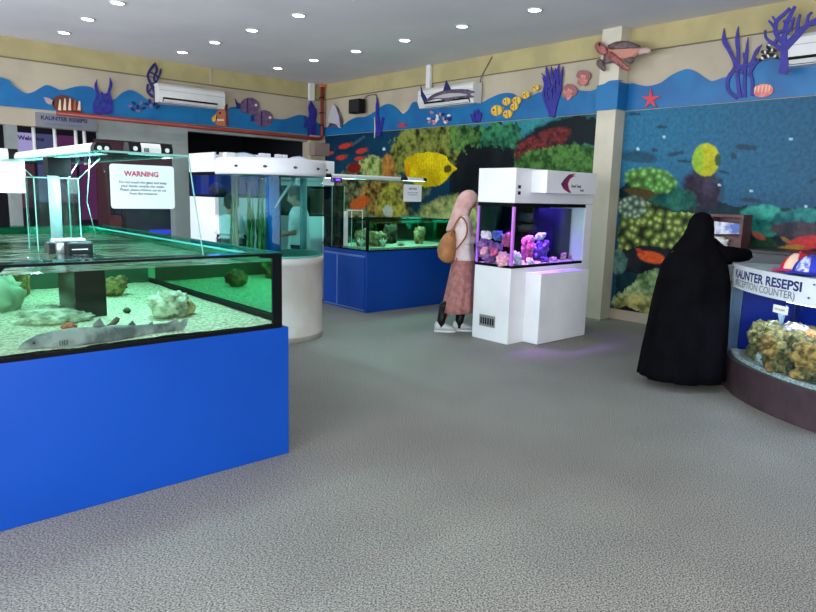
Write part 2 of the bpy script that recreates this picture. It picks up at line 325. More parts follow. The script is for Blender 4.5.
class Print:
    def __init__(s, y0, y1, z0, z1, ny, nz, X):
        s.X = X; s.ny, s.nz = ny, nz
        Y, Z = np.meshgrid(np.linspace(y0, y1, ny), np.linspace(z0, z1, nz), indexing='ij'); s.Y, s.Z = Y, Z
        P = np.stack([np.full(Y.shape, X), Y, Z], -1)-EYE; d = P@FWD
        s.u = 408+FPX*(P@RT)/d; s.v = 306-FPX*(P@UP)/d
        s.c = np.zeros(Y.shape+(3,))
        s.wob = (fbm(Y*7, Z*7, 3)-.5)+.7*(fbm(Y*24, Z*24, 8)-.5)
    def L(s, c): return np.array(lin(c)[:3])
    def put(s, m, c): m = np.clip(m, 0, 1)[..., None]; s.c = s.c*(1-m)+(np.array(c) if not isinstance(c, tuple) else s.L(c))*m
    def ell(s, cx, cy, rx, ry, ang=0, wob=0, soft=.15):
        a = math.radians(ang); x, y = s.u-cx, s.v-cy; xr = x*math.cos(a)+y*math.sin(a); yr = -x*math.sin(a)+y*math.cos(a)
        d = np.hypot(xr/rx, yr/ry)+s.wob*wob; return np.clip((1-d)/soft+.5, 0, 1)
    def poly(s, pts, wob=0):
        x, y = s.u+s.wob*wob, s.v+s.wob*wob*1.3; ins = np.zeros(x.shape, bool); n = len(pts)
        for i in range(n):
            (x1, y1), (x2, y2) = pts[i], pts[(i+1) % n]
            if y1 == y2: continue
            t = (y1 > y) != (y2 > y); ins ^= t & (x < (x2-x1)*(y-y1)/(y2-y1)+x1)
        return ins.astype(float)
    def two(s, a, b, t): t = np.clip(t, 0, 1)[..., None]; return s.L(a)*(1-t)+s.L(b)*t
    def knobs(s, m, dark, bright, tip, cell, sd=1, k=1.0):
        d, i = worley(s.Y/cell, s.Z/cell, sd); t = np.clip(1.15-d*1.5*k, 0, 1)
        col = s.two(dark, bright, t); tt = np.clip((t-.65)*3, 0, 1)[..., None]*(.5+.5*i[..., None]); col = col*(1-tt)+s.L(tip)*tt
        s.put(m, col)
    def rough(s, m, a, b, sc_, sd=1, con=2.2):
        t = (fbm(s.Y*sc_, s.Z*sc_, sd, 5)-.5)*con+.5
        if con >= 2.4: d, i = worley(s.Y*sc_*1.5+s.wob, s.Z*sc_*1.5, sd+2); t = t*.75+.3-np.clip(d-.32, 0, 1)*1.0+(i-.5)*.3
        s.put(m, s.two(a, b, t))
    def fish(s, cx, cy, l, h, ang, c, c2=None):
        a = math.radians(ang); s.put(s.ell(cx, cy, l/2, h/2, ang, 0, .3), c)
        tx, ty = cx+math.cos(a)*l*.55, cy+math.sin(a)*l*.55; s.put(s.ell(tx, ty, l*.13, h*.45, ang, 0, .4), c2 or c)
    def mesh(s, name, label, roughness=.45):
        vs = np.stack([np.full(s.Y.shape, s.X), s.Y, s.Z], -1).reshape(-1, 3); ny, nz = s.ny, s.nz
        i, j = np.meshgrid(np.arange(ny-1), np.arange(nz-1), indexing='ij'); k = i*nz+j
        fs = np.stack([k, k+1, k+nz+1, k+nz], -1).reshape(-1, 4)
        o = np.array((s.X, float(s.Y.mean()), float(s.Z.min())))
        nb = len(vs); y0, y1, z0, z1 = s.Y.min(), s.Y.max(), s.Z.min(), s.Z.max(); xb = s.X+.008
        back = [(xb, y0, z0), (xb, y0, z1), (xb, y1, z1), (xb, y1, z0)]
        me = bpy.data.meshes.new(name); F = [tuple(map(int, f)) for f in fs]+[(nb, nb+1, nb+2, nb+3)]
        me.from_pydata([tuple(v) for v in (vs-o)]+[tuple(np.array(q)-o) for q in back], [], F)
        at = me.color_attributes.new('print', 'FLOAT_COLOR', 'POINT')
        cc = np.concatenate([np.clip(s.c, 0, 1).reshape(-1, 3), np.zeros((4, 3))]); cc = np.concatenate([cc, np.ones((len(cc), 1))], 1)
        at.data.foreach_set('color', cc.astype(np.float32).ravel())
        m, N, L = newmat('mural_print_'+str(len(MATS))); o_ = N.new('ShaderNodeOutputMaterial'); b = N.new('ShaderNodeBsdfPrincipled'); L.new(b.outputs[0], o_.inputs[0])
        b.inputs['Roughness'].default_value = roughness; b.inputs['Specular IOR Level'].default_value = .15
        a = N.new('ShaderNodeVertexColor'); a.layer_name = 'print'
        n = N.new('ShaderNodeTexNoise'); n.inputs['Scale'].default_value = 22; n.inputs['Detail'].default_value = 6; t = N.new('ShaderNodeTexCoord'); L.new(t.outputs['Object'], n.inputs['Vector'])
        r = N.new('ShaderNodeValToRGB'); r.color_ramp.elements[0].position = .35; r.color_ramp.elements[1].position = .65; r.color_ramp.elements[0].color = (.78, .78, .78, 1); r.color_ramp.elements[1].color = (1.1, 1.1, 1.1, 1); L.new(n.outputs['Fac'], r.inputs[0])
        x = N.new('ShaderNodeMixRGB'); x.blend_type = 'MULTIPLY'; x.inputs[0].default_value = 1; L.new(a.outputs[0], x.inputs[1]); L.new(r.outputs[0], x.inputs[2]); L.new(x.outputs[0], b.inputs['Base Color'])
        me.materials.append(m)
        return tag(link(name, me, None, o), label, 'mural')
# left print (behind the blue aquarium)
p = Print(5.125, 11.72, .14, 2.757, 400, 170, WX-.011)
p.c[:] = p.L((14, 62, 88)); p.rough(p.ell(350, 140, 70, 40, 0, 0, .8), (8, 46, 72), (14, 64, 90), 2, 5)
p.put(np.clip((p.v-185)/60, 0, 1), (14, 40, 46))
p.rough(p.poly([(455, 118), (455, 132), (520, 150), (620, 150), (620, 100)]), (36, 110, 118), (56, 142, 150), 3, 4)
p.rough(p.poly([(450, 150), (500, 120), (520, 150), (520, 330), (450, 330)], 3), (12, 24, 34), (22, 38, 44), 3, 6)
p.rough(p.poly([(388, 176), (392, 148), (397, 135), (410, 128), (455, 122), (462, 150), (452, 176)], 10), (26, 38, 18), (134, 144, 66), 9, 2, 3)
p.rough(p.poly([(448, 150), (450, 124), (482, 126), (486, 140), (470, 152)], 8), (20, 50, 28), (92, 138, 66), 9, 7, 3)
p.rough(p.poly([(478, 150), (484, 128), (500, 122), (520, 126), (522, 150)], 8), (12, 58, 48), (58, 136, 92), 9, 9, 3)
p.rough(p.poly([(455, 160), (470, 146), (512, 148), (516, 200), (500, 330), (455, 330)], 8), (6, 12, 18), (20, 30, 34), 5, 8)
p.put(p.ell(556, 138, 45, 18, -22, .25), (16, 28, 34)); p.rough(p.ell(542, 143, 31, 11, -24, .2), (44, 22, 28), (122, 46, 46), 16, 3, 3)
p.put(p.ell(592, 134, 8, 12, 10, .3), (16, 32, 38))
p.rough(p.poly([(512, 174), (515, 158), (530, 152), (550, 146), (575, 143), (603, 148), (604, 180), (512, 182)], 7), (30, 70, 26), (84, 132, 62), 12, 11, 3.4)
p.rough(p.poly([(604, 176), (604, 330), (560, 330), (500, 330), (512, 178)], 4), (10, 30, 24), (60, 90, 40), 6, 12, 2)
p.rough(p.poly([(330, 200), (340, 172), (352, 164), (364, 160), (372, 154), (384, 160), (392, 170), (412, 184), (420, 330), (330, 330)], 7), (30, 40, 26), (136, 150, 98), 8, 13, 3)
p.rough(p.ell(374, 168, 15, 12, 0, .4), (70, 96, 40), (176, 196, 116), 9, 14, 3)
p.rough(p.ell(388, 168, 7, 14, 0, .4), (110, 80, 30), (196, 140, 66), 9, 15, 3); p.put(p.ell(354, 168, 7, 5, 0, .4), (120, 34, 30))
p.rough(p.ell(385, 196, 24, 20, 0, .4), (60, 40, 20), (190, 150, 74), 9, 16, 3.4); p.rough(p.ell(392, 203, 14, 18, 0, .4), (90, 90, 30), (206, 190, 80), 9, 17, 3)
p.put(p.ell(360, 203, 11, 6, -25, .2), (196, 96, 40)); p.put(p.ell(388, 211, 5, 6, 0, .4), (200, 205, 190))
p.rough(p.ell(420, 186, 12, 14, 0, .4), (40, 56, 44), (100, 126, 96), 8, 26, 3)
p.rough(p.ell(452, 222, 38, 27, -10, .2), (96, 116, 66), (186, 190, 120), 9, 18, 2.4)
for q in ((345, 146, 13, 5, -15), (361, 151, 11, 5, -15), (359, 158.5, 9, 4, -10), (341, 157.5, 10, 5, -12), (331, 153, 5, 3, -10)): p.fish(*q, (196, 60, 44), (120, 70, 60))
p.fish(358, 141, 13, 3, -35, (60, 90, 110)); p.put(p.ell(384, 149, 1.5, 1.5), (190, 230, 235))
yf = p.poly([(405, 160), (408, 157), (415, 154), (426, 152), (438, 153), (446, 156), (450, 163), (458, 169), (452, 173), (446, 181), (438, 186), (425, 187.5), (414, 184), (407, 178), (404.5, 168)], 1)
p.rough(yf, (196, 170, 6), (236, 214, 20), 5, 19); p.put(yf*(np.sin(p.Y*95+np.sin(p.Z*8)*1.2) > .7)*.25, (150, 130, 10)); p.put(p.ell(448, 169, 4, 4.5, 20, .5), (84, 80, 20)); p.put(yf*p.ell(407, 170, 3.5, 7, 0), (216, 158, 14))
p.mesh('wall_mural', 'printed reef mural with a large bright yellow fish, behind the blue aquarium')
# right print (behind the counter)
p = Print(.5, 4.838, .14, 2.757, 330, 200, WX-.011)
p.c[:] = p.two((44, 112, 146), (46, 92, 122), (p.u-640)/170+p.wob*.3)
p.put(np.clip((p.v-185)/60, 0, 1)*.8, (22, 60, 82))
p.rough(p.poly([(620, 185), (650, 180), (700, 196), (760, 210), (830, 205), (830, 400), (610, 400)], 8), (12, 34, 44), (26, 64, 72), 5, 21)
p.rough(p.ell(640, 157, 18, 6, 5, .4, .5), (30, 70, 90), (34, 84, 106), 4, 2); p.rough(p.ell(702, 190, 20, 20, 0, .4, .3), (44, 34, 52), (70, 62, 80), 8, 22)
p.rough(p.ell(668, 196, 30, 12, 15, .5), (20, 70, 70), (48, 120, 100), 8, 23); p.knobs(p.ell(651, 181, 26, 13, 8, .25), (70, 96, 40), (96, 176, 90), (150, 206, 110), .085, 3)
p.put(p.ell(640, 193, 16, 5, 10, .5), (84, 72, 40)); 
p.knobs(p.poly([(616, 252), (622, 206), (634, 197), (648, 202), (668, 210), (682, 212), (700, 214), (700, 252), (660, 256)], 5), (34, 44, 30), (124, 150, 70), (196, 210, 120), .095, 4)
p.knobs(p.ell(633, 207, 15, 11, 0, .2), (40, 60, 60), (130, 160, 130), (196, 214, 196), .08, 6)
p.rough(p.poly([(610, 252), (640, 246), (700, 252), (700, 262), (640, 275), (610, 270)], 4), (14, 18, 28), (34, 40, 46), 6, 25)
p.put(p.ell(651, 257, 14, 6, 12, .15), (218, 92, 44)); p.put(p.ell(640, 251, 5, 2, 30), (180, 70, 40))
p.rough(p.ell(618, 262, 10, 12, 0, .3), (60, 100, 96), (140, 180, 160), 8, 27)
p.rough(p.poly([(612, 300), (628, 286), (640, 276), (660, 270), (700, 268), (720, 340), (612, 340)], 7), (70, 100, 60), (170, 196, 136), 8, 28, 3)
p.rough(p.ell(636, 304, 20, 10, 0, .4), (96, 100, 56), (196, 190, 116), 9, 29, 3); p.put(p.poly([(616, 308), (626, 306), (640, 312), (650, 318), (640, 322), (616, 316)], 3), (18, 26, 34))
p.rough(p.poly([(612, 316), (650, 322), (690, 330), (690, 360), (600, 360)], 2), (96, 110, 104), (140, 150, 140), 9, 30)
p.rough(p.ell(762, 214, 22, 9, 0, .5), (20, 104, 104), (60, 168, 150), 7, 31, 3); p.rough(p.ell(796, 218, 26, 9, -8, .5), (20, 92, 100), (60, 156, 146), 7, 32, 3)
p.rough(p.ell(765, 228, 18, 8, 15, .5), (16, 84, 84), (48, 148, 130), 7, 33, 3); p.rough(p.ell(795, 230, 28, 8, 0, .5), (50, 50, 66), (90, 76, 84), 7, 34)
p.rough(p.ell(762, 245, 16, 8, 0, .5), (20, 50, 36), (50, 90, 60), 7, 35); p.put(p.ell(759, 236, 7, 3, 25, .2), (176, 96, 80))
p.put(p.ell(806, 243, 20, 7, -8, .15), (206, 60, 62)); p.put(p.ell(790, 248, 14, 3, -5, .4), (170, 130, 50)); p.put(p.ell(786, 240, 6, 2, 30), (150, 110, 60))
yf = p.ell(706, 160, 13.5, 16.5, 5, .1, .08); p.rough(yf, (170, 176, 30), (206, 200, 44), 5, 36); p.put(yf*p.ell(697, 160, 6, 20, 0, 0, .6)*.6, (110, 190, 60)); p.put(p.ell(718, 160, 3, 6, 0, .3), (60, 90, 60))
for q in ((744, 147, 18, 6, 5), (661, 127, 9, 3, 0), (674, 154, 14, 4, -12), (683, 161, 12, 3, 5), (733, 156, 5, 7, 0), (723, 172, 10, 3, 15), (634, 114, 10, 3, 0), (654, 150, 5, 4, 0), (749, 200, 18, 5, 5), (715, 181, 12, 3, -10), (812, 181, 8, 3, -30)): p.fish(*q, (40, 70, 88))
for q in ((664, 137), (638, 149), (719, 185), (751, 191), (791, 139), (806, 206)): p.put(p.ell(*q, 1.8, 1.4), (170, 216, 224))
p.mesh('wall_mural', 'printed reef mural with a small yellow-green fish in blue water, behind the counter')
# ================================================================= rocks and corals
M_rockw = mat('pale_reef_rock', (206, 210, 190), .9, col2=(120, 128, 104), scale=14, bump=.9, bscale=30, lo=.4, hi=.68)
M_rocky = mat('algae_rock', (84, 74, 36), .9, col2=(150, 132, 74), scale=22, bump=.9, bscale=34)
M_rockd = mat('dark_reef_rock', (96, 92, 66), .9, col2=(48, 52, 42), scale=14, bump=.9, bscale=30)
M_rockb = mat('brown_reef_rock', (150, 104, 52), .9, col2=(196, 176, 130), scale=12, bump=.9, bscale=30)
def rock(name, label, cat, c, r, m, seed, group=None, amp=.35, lumps=5, base=None, rnd=.55):
    """an irregular lumpy stone: a main mass with lumps grown out of it"""
    b = one(m); R = random.Random(seed)
    b.ball(c, r, 4, seed, amp, 2.2)
    for k in range(lumps):
        a = R.uniform(0, 2*PI); e = R.uniform(-.1, .9); q = [c[0]+math.cos(a)*r[0]*.75, c[1]+math.sin(a)*r[1]*.75, c[2]+e*r[2]*.8]
        s = R.uniform(.3, rnd); b.ball(q, (r[0]*s, r[1]*s, r[2]*s), 3, seed+k*3.3, .5, 2.5)
    return tag(b.build(name, None, (c[0], c[1], base if base is not None else c[2]-r[2])), label, cat, group)

# ================================================================= large blue touch pool (nearest tank)
T = thing('aquarium_pool', 'large low aquarium pool on a long bright blue base, nearest the camera', 'aquarium', (.6, 5, 0))
TX0, TX1, TY0, TY1 = -1.2, 2.03, 3.38, 6.6
box('base_cabinet', M_blue, T, TX0-.04, 2.076, TY0-.001, TY1+.05, 0, .80, bev=.004)
box('tank_floor', M_seal, T, TX0, TX1, TY0, TY1, .8, .812)
b = one(glass('pool_front_glass', (240, 250, 246), .6)); b.box(TX0, TX1-.012, TY0+.001, TY0+.009, .812, 1.238); b.build('front_glass', T)
b = one(mirrorglass('end_glass', (112, 200, 164), .85, (40, 120, 96))); b.box(TX1-.010, TX1-.002, TY0+.012, TY1-.012, .812, 1.238); b.build('end_glass', T)
b = one(mirrorglass('rear_glass', (40, 150, 120), .6, (60, 150, 120))); b.box(TX0, TX1-.012, TY1-.01, TY1-.002, .812, 1.238); b.build('rear_glass', T)
b = one(M_seal); b.box(TX1-.062, TX1, TY0-.003, TY0+.011, .812, 1.232); b.box(TX1-.008, TX1+.002, TY0+.011, TY0+.05, .812, 1.238); b.build('corner_post', T)
b = one(M_seal); b.box(TX0, TX1, TY0-.004, TY0+.012, 1.232, 1.245); b.box(TX0, TX1-.03, TY0-.002, TY0+.02, .808, .822); b.box(TX1-.034, TX1-.011, TY0+.05, TY1-.02, .84, .868)
b.prism([(TX1-.07, TY0-.005, 1.235), (TX1-.15, TY0-.005, 1.232), (TX1-.14, TY0-.005, 1.222), (TX1-.06, TY0-.005, 1.216)], (0, 1, 0), .01)
b.prism([(.56, TY0-.005, 1.235), (.62, TY0-.005, 1.235), (.6, TY0-.005, 1.212), (.5, TY0-.005, 1.205), (.4, TY0-.005, 1.235)], (0, 1, 0), .01); b.build('rim_seal', T)
g = glass('pool_brace_glass', (196, 226, 220), .6, gcol=(200, 240, 230), rough=.05)
b = one(g); b.box(TX1-.16, TX1+.0, TY0+.013, TY1, 1.238, 1.248); b.box(TX0, TX1-.17, TY1-.16, TY1, 1.238, 1.248); b.use(g).box(TX0, TX1-.17, TY0+.013, TY0+.11, 1.238, 1.246)
b.use(mat('teal_glass_edge', (40, 120, 112), .2)).box(TX1-.166, TX1-.161, TY0+.12, TY1-.17, 1.236, 1.247); b.box(TX1+.001, TX1+.006, TY0+.02, TY1, 1.236, 1.248); b.box(TX0, TX1-.17, TY0+.111, TY0+.115, 1.238, 1.246); b.build('rim_glass', T)
b = one(M_sand); rg = []
nx, ny = 70, 60
vs = [(TX0+(TX1-.014-TX0)*i/nx, TY0+.014+(TY1-.03-TY0)*j/ny, 0) for i in range(nx+1) for j in range(ny+1)]
vs = [(x, y, .832+.012*mnoise.noise(Vector((x*3, y*3, 0)))+.006*mnoise.noise(Vector((x*14, y*14, 2)))+max(0, (y-4.4))*.012) for x, y, _ in vs]
b.add(vs, [(i*(ny+1)+j, (i+1)*(ny+1)+j, (i+1)*(ny+1)+j+1, i*(ny+1)+j+1) for i in range(nx) for j in range(ny)], True)
s_ = b.build('sand_bed', T); s_['kind'] = 'stuff'
b = one(water('pool_water', (170, 236, 200), .55, .3, 1.0, 7, 1.5, .55)); b.box(TX0+.002, TX1-.014, TY0+.016, TY1-.014, .815, 1.197); b.build('water', T)
one(mat('refraction_band_green', (22, 84, 66), .15, spec=.5)).box(TX0+.01, TX1-.04, 5.38, 5.39, .82, 1.16).build('added_refraction_panel', T)  # added panel imitating the dark band that refraction makes of the rear wall
# overflow weir and the clear tower with its pump
T = thing('overflow_box', 'black square overflow box standing on the sand in the large pool', 'filter', (1.18, 4.3, .83))
box('box_body', mat('weir_acrylic', (10, 18, 18), .2, spec=.3), T, 1.095, 1.268, 4.11, 4.46, .835, 1.19, bev=.004)
T = thing('filter_tower', 'clear glass filter tower with a pale pipe rising out of the large pool', 'filter', (1.02, 4.55, 1.2))
x0, x1, y0, y1, z0, z1 = 1.005, 1.255, 4.5, 4.72, 1.2, 1.643
b = one(M_glass)
for q in ((x0, x1, y0, y0+.006), (x0, x1, y1-.006, y1), (x0, x0+.006, y0+.007, y1-.007), (x1-.006, x1, y0+.007, y1-.007)): b.box(*q, z0, z1)
b.build('tower_glass', T)
b = one(M_edge2)
for x in (x0, x1-.003):
    for y in (y0, y1): b.box(x-.001, x+.004, y-.002, y+.003, z0, z1+.003)
b.box(x0, x1, y0-.002, y0+.002, z1, z1+.005); b.box(x0, x1, y1-.002, y1+.002, z1, z1+.005); b.box(x0-.001, x0+.004, y0, y1, z1, z1+.005); b.box(x1-.004, x1+.001, y0, y1, z1, z1+.005); b.build('glass_edging', T)
for p0, p1 in (((x1, y0, z1), (1.36, 4.4, 1.772)), ((x0, y0, z1), (.93, 4.4, 1.70)), ((x1, y1, z1), (1.38, 4.9, 1.772)), ((x1+.05, y0+.02, 1.5), (1.42, 4.75, 1.25)), ((x1+.05, y0+.02, 1.5), (x1+.08, y0+.02, 1.772))):
    b = one(M_edge2); b.tube([p0, p1], .003, 6); b.build('support_strut', T)
b = one(mat('pale_pvc', (176, 206, 214), .3)); b.lathe([(.034, 0), (.034, .47)], (1.14, 4.6, 1.24), 20, True); b.build('pipe', T)
b = one(mat('dark_pipe_sleeve', (6, 9, 10), .7, spec=.1)); b.box(1.1, 1.23, 4.55, 4.66, 1.66, 1.77); b.build('sleeve', T)
T = thing('pump', 'black pump floating at the foot of the clear tower in the large pool', 'pump', (1.16, 4.42, 1.19))
b = one(M_black); b.box(1.03, 1.07, 4.36, 4.46, 1.185, 1.262, bev=.008); b.box(1.12, 1.275, 4.33, 4.47, 1.185, 1.265, bev=.012); b.build('pump_body', T)
b = one(mat('pump_housing', (196, 206, 214), .25, .4)); b.lathe([(.045, 0), (.05, .03), (.05, .07), (.035, .088)], (1.105, 4.42, 1.19), 20, True); b.box(1.06, 1.24, 4.36, 4.44, 1.266, 1.284, bev=.006); b.build('pump_cap', T)
b = one(M_offw); b.box(1.15, 1.24, 4.327, 4.331, 1.218, 1.223); b.build('trim_line', T)

# glass canopy with leaning front pane, lamps and notices
T = thing('glass_canopy', 'clear glass canopy with a leaning front pane over the large pool', 'glass cover', (.5, 3.8, 1.24))
b = one(g); b.box(1.12, 1.58, 3.61, 6.5, 1.775, 1.783); b.box(-.8, 1.118, 6.0, 6.5, 1.775, 1.783); b.build('canopy_glass', T)
b = one(M_edge2); b.box(1.12, 1.585, 3.604, 3.609, 1.774, 1.784); b.box(1.581, 1.586, 3.61, 6.5, 1.774, 1.784); b.box(-.8, 1.118, 5.995, 5.999, 1.774, 1.784); b.build('canopy_edge', T)
b = one(glass('pane_glass', (246, 252, 252), .35)); b.prism([(1.1, 3.39, 1.25), (1.55, 3.39, 1.25), (1.575, 3.6, 1.772), (1.12, 3.6, 1.772)], (0, .92, -.38), .005); b.build('leaning_pane', T)
b = one(M_edge2); b.tube([(1.552, 3.388, 1.25), (1.577, 3.6, 1.772)], .004, 6); b.build('pane_edge', T)
def reef_lamp(label, x0, x1, y0, y1, z, ends, power, col=(215, 245, 255), along='x', group='long reef lamps on the glass canopy', h=.062):
    T = thing('aquarium_lamp', label, 'lamp', ((x0+x1)/2, (y0+y1)/2, z), group)
    b = one(M_offw)
    cx = .07
    if along == 'y':
        w_ = x1-x0; prof = [(x0, z), (x0, z+h*.6), (x0+w_*.15, z+h), (x1-w_*.15, z+h), (x1, z+h*.6), (x1, z)]
        b.loft([[(px, y, pz) for px, pz in prof] for y in (y0+cx, y1-cx)], True, False)
        for ya, yb in ((y0, y0+cx), (y1-cx, y1)):
            e = one(M_black); e.loft([[(px, y, pz) for px, pz in prof] for y in (ya+.0005, yb-.0005)], True, False)
            if ends:
                e.use(M_offw)
                for k in (.3, .7): e.lathe([(0, 0), (.013, 0), (.013, .002)], (0, 0, 0), 12); n_ = 36; 
                for q in range(len(e.v)-72, len(e.v)):
                    v = e.v[q]; k = .3 if q < len(e.v)-36 else .7; e.v[q] = (x0+w_*k+v[0], ya-.0015-v[2], z+h*.5+v[1])
            e.build('end_cap', T)
    else:
        d_ = y1-y0; prof = [(y0, z), (y0, z+h*.6), (y0+d_*.15, z+h), (y1-d_*.15, z+h), (y1, z+h*.6), (y1, z)]
        b.loft([[(x, py, pz) for py, pz in prof] for x in (x0+cx, x1-cx)], True, False)
        for xa, xb in ((x0, x0+cx), (x1-cx, x1)):
            e = one(M_black); e.loft([[(x, py, pz) for py, pz in prof] for x in (xa+.0005, xb-.0005)], True, False)
            if ends:
                e.use(M_offw); e.lathe([(0, 0), (.013, 0), (.013, .002)], (0, 0, 0), 12)
                for q in range(len(e.v)-36, len(e.v)):
                    v = e.v[q]; e.v[q] = ((xa+xb)/2+v[0], y0-.0015-v[2], z+h*.45+v[1])
            e.build('end_cap', T)
    b.build('housing', T)
    e = one(emis('lamp_diode_'+str(len(MATS)), col, 6)); e.box(x0+.02, x1-.02, y0+.02, y1-.02, z-.004, z-.0005); e.build('diode_strip', T)
    arealight('lamp_light', ((x0+x1)/2, (y0+y1)/2, z-.014), x1-x0-.04, power, col, T, sy=y1-y0-.04)
    return T
L1 = reef_lamp('long white reef lamp with a black end cap, left of the warning notice', 1.245, 1.345, 4.13, 6.4, 1.79, True, 115, along='y')
L2 = reef_lamp('short white reef lamp with black caps above the warning notice on the pool canopy', 1.362, 1.615, 3.9, 3.99, 1.79, True, 40)
text('lettering', 'iiii', M_ink, L2, (1.445, 3.8985, 1.802), (1, 0, 0), (0, 0, 1), .035, .001)
L3 = reef_lamp('white reef lamp cut off by the left edge of the photo, on the pool canopy', -.6, float(aty(17, 155, 6.2)[0]), 6.15, 6.3, 1.79, False, 80, h=.09)
def paper(name, label, cat, c00, xd, ud, w, h, lines, group=None, mcol=M_paper):
    T = thing(name, label, cat, c00); X = np.array(xd, float); U = np.array(ud, float); U /= np.linalg.norm(U); n = np.cross(X, U); c = np.array(c00, float)
    b = one(mcol); r = .014; o = [(0, r), (0, h-r), (r*.3, h-r*.3), (r, h), (w-r, h), (w-r*.3, h-r*.3), (w, h-r), (w, r), (w-r*.3, r*.3), (w-r, 0), (r, 0), (r*.3, r*.3)]
    b.prism([c+X*a+U*d for a, d in o], -n, .003); S_ = b.build('sheet', T)
    for body, px, py, sz, m_, bold in lines: text('lettering', body, m_, S_, c+X*px+U*py+n*.0006, X, U, sz, bold, .0004, 'CENTER')
    return T
M_wr = mat('warning_red', (190, 40, 70), .5)
ud = np.array((0, .21, .522)); ud /= np.linalg.norm(ud); nn = np.array((0, -.928, .373))
c = aty(111.5, 208.5, 3.60); W = float(aty(175, 209, 3.60)[0]-c[0]); Hh = float(aty(111, 163.5, 3.60)[2]-c[2])
paper('warning_notice', 'white notice headed WARNING in red hanging at the front of the pool canopy', 'sign', c, (1, 0, 0), (0, 0, 1), W, Hh,
      [('WARNING', W*.48, Hh*.74, .037, M_wr, .0012), ('Do not touch the glass and keep', W*.5, Hh*.575, .019, M_ink, .0002), ('your hands outside the water.', W*.5, Hh*.49, .019, M_ink, .0002),
       ('Please, please children can be cut', W*.5, Hh*.405, .018, M_ink, .0002), ('from the creatures', W*.5, Hh*.32, .019, M_ink, .0002)])
p0 = aty(26, 193, 5.99); W3 = .55; H3 = float(aty(26, 160, 5.99)[2]-p0[2])
paper('paper_notice', 'blank white notice at the left edge of the photo, over the large pool', 'sign', (p0[0]-W3, 5.985, float(p0[2])), (1, 0, 0), (0, 0, 1), W3, H3, [])

# stones and the shark in the pool
def onsand(x, y, z=.84): q = atz(x, y, z); return q
q = onsand(172, 318); rock('reef_rock', 'knobbly white coral rock with a rusty side behind the tail of the shark', 'rock', (q[0]+.02, q[1]+.08, .905), (.105, .09, .075), M_rockw, 3, lumps=16, amp=.45, base=.84, rnd=.42)
q = onsand(190, 314); rock('reef_rock', 'rusty brown stone leaning on the knobbly white coral rock', 'rock', (q[0]-.015, q[1]+.02, .875), (.05, .04, .05), M_rockb, 8, lumps=3, base=.84)
q = onsand(64, 322); rock('reef_rock', 'flat pale rock plate just behind the back of the shark', 'rock', (q[0], q[1]+.12, .855), (.15, .16, .045), M_rockw, 12, lumps=6, amp=.3, base=.84)
q = onsand(4, 312); rock('reef_rock', 'smooth pale boulder at the left edge of the photo in the large pool', 'rock', (q[0]-.03, q[1]+.2, .9), (.17, .16, .13), mat('pale_green_rock', (190, 208, 180), .8, col2=(150, 176, 150), scale=5), 14, lumps=2, amp=.2, base=.84)
q = onsand(24, 300); rock('reef_rock', 'yellow-green algae covered coral rock behind the pale boulder', 'rock', (q[0], q[1]+.25, .93), (.09, .09, .13), M_rocky, 19, lumps=6, base=.84)
q = onsand(112, 298); rock('reef_rock', 'small dull rock to the right of the black overflow box', 'rock', (q[0]+.04, q[1]+.1, .9), (.08, .07, .07), M_rocky, 23, lumps=5, base=.84)
q = onsand(127, 312); rock('pebble', 'small dark pebble alone on the sand of the large pool', 'rock', (q[0], q[1], .85), (.022, .02, .016), M_rockd, 27, lumps=1, base=.84)
M_shark = mat('shark_skin', (142, 140, 142), .6, col2=(78, 80, 84), scale=9, bump=.15, bscale=60, lo=.42, hi=.62)
SY = 3.475
T = thing('shark', 'small grey bamboo shark lying on the sand against the front glass of the large pool', 'shark', (1.0, SY, .84))
path = [(19, 349, 1.5, 1), (26, 348, 4, 6), (38, 346, 6.5, 11), (55, 344, 8, 14), (75, 341.5, 8.5, 14), (95, 339, 7.5, 12), (115, 336, 7, 11), (135, 334, 5.5, 9), (150, 331.5, 4.5, 7), (165, 329, 3.5, 5), (176, 326.5, 2.8, 3.6), (184, 324, 1.5, 2)]
rings = []
for i, (px, py, hh, ww) in enumerate(path):
    c = aty(px, py, SY); s = float(c[1]*0+np.linalg.norm(aty(px, py+1, SY)-c)); h_ = hh*s*1.65; w_ = ww*s*.65
    ring = []
    for j in range(16):
        a = 2*PI*j/16; zz = math.sin(a)
        ring.append((c[0], SY+math.cos(a)*w_*(1 if zz > 0 else 1.05)+.01*math.sin(i*.8), max(.828, c[2]+(h_ if zz > 0 else h_*.85)*zz)))
    rings.append(ring)
b = one(M_shark).loft(rings); b.build('body', T)
def fin(pts, name='fin', yy=SY, t=.008): one(M_shark).prism([aty(x, y, yy-t/2) for x, y in pts], (0, 1, 0), t).build(name, T)
fin([(90, 336), (94, 324), (100, 318), (103, 323), (108, 329), (114, 333)], 'dorsal_fin'); fin([(121, 333), (127, 326), (133, 320.5), (137, 327), (141, 332)], 'dorsal_fin')
fin([(143, 331), (148, 324.5), (153, 321.5), (153, 327), (157, 331)], 'dorsal_fin'); fin([(158, 330), (168, 323), (177, 318.5), (178, 322), (173, 329), (168, 331)], 'tail_fin')
fin([(176, 329), (183, 320), (188, 318.5), (187, 325), (181, 332), (172, 334)], 'tail_fin')
one(M_shark).prism([aty(x, y, 3.43) for x, y in ((52, 344), (62, 341), (80, 345), (92, 349), (70, 350))], (0, 1, -.4), .008).build('pectoral_fin', T)
b = one(M_black); q = aty(34, 343, SY-.045); b.ball(q, .007, 2); b.build('eye', T)
b = one(mat('gill_slit', (60, 66, 70), .6))
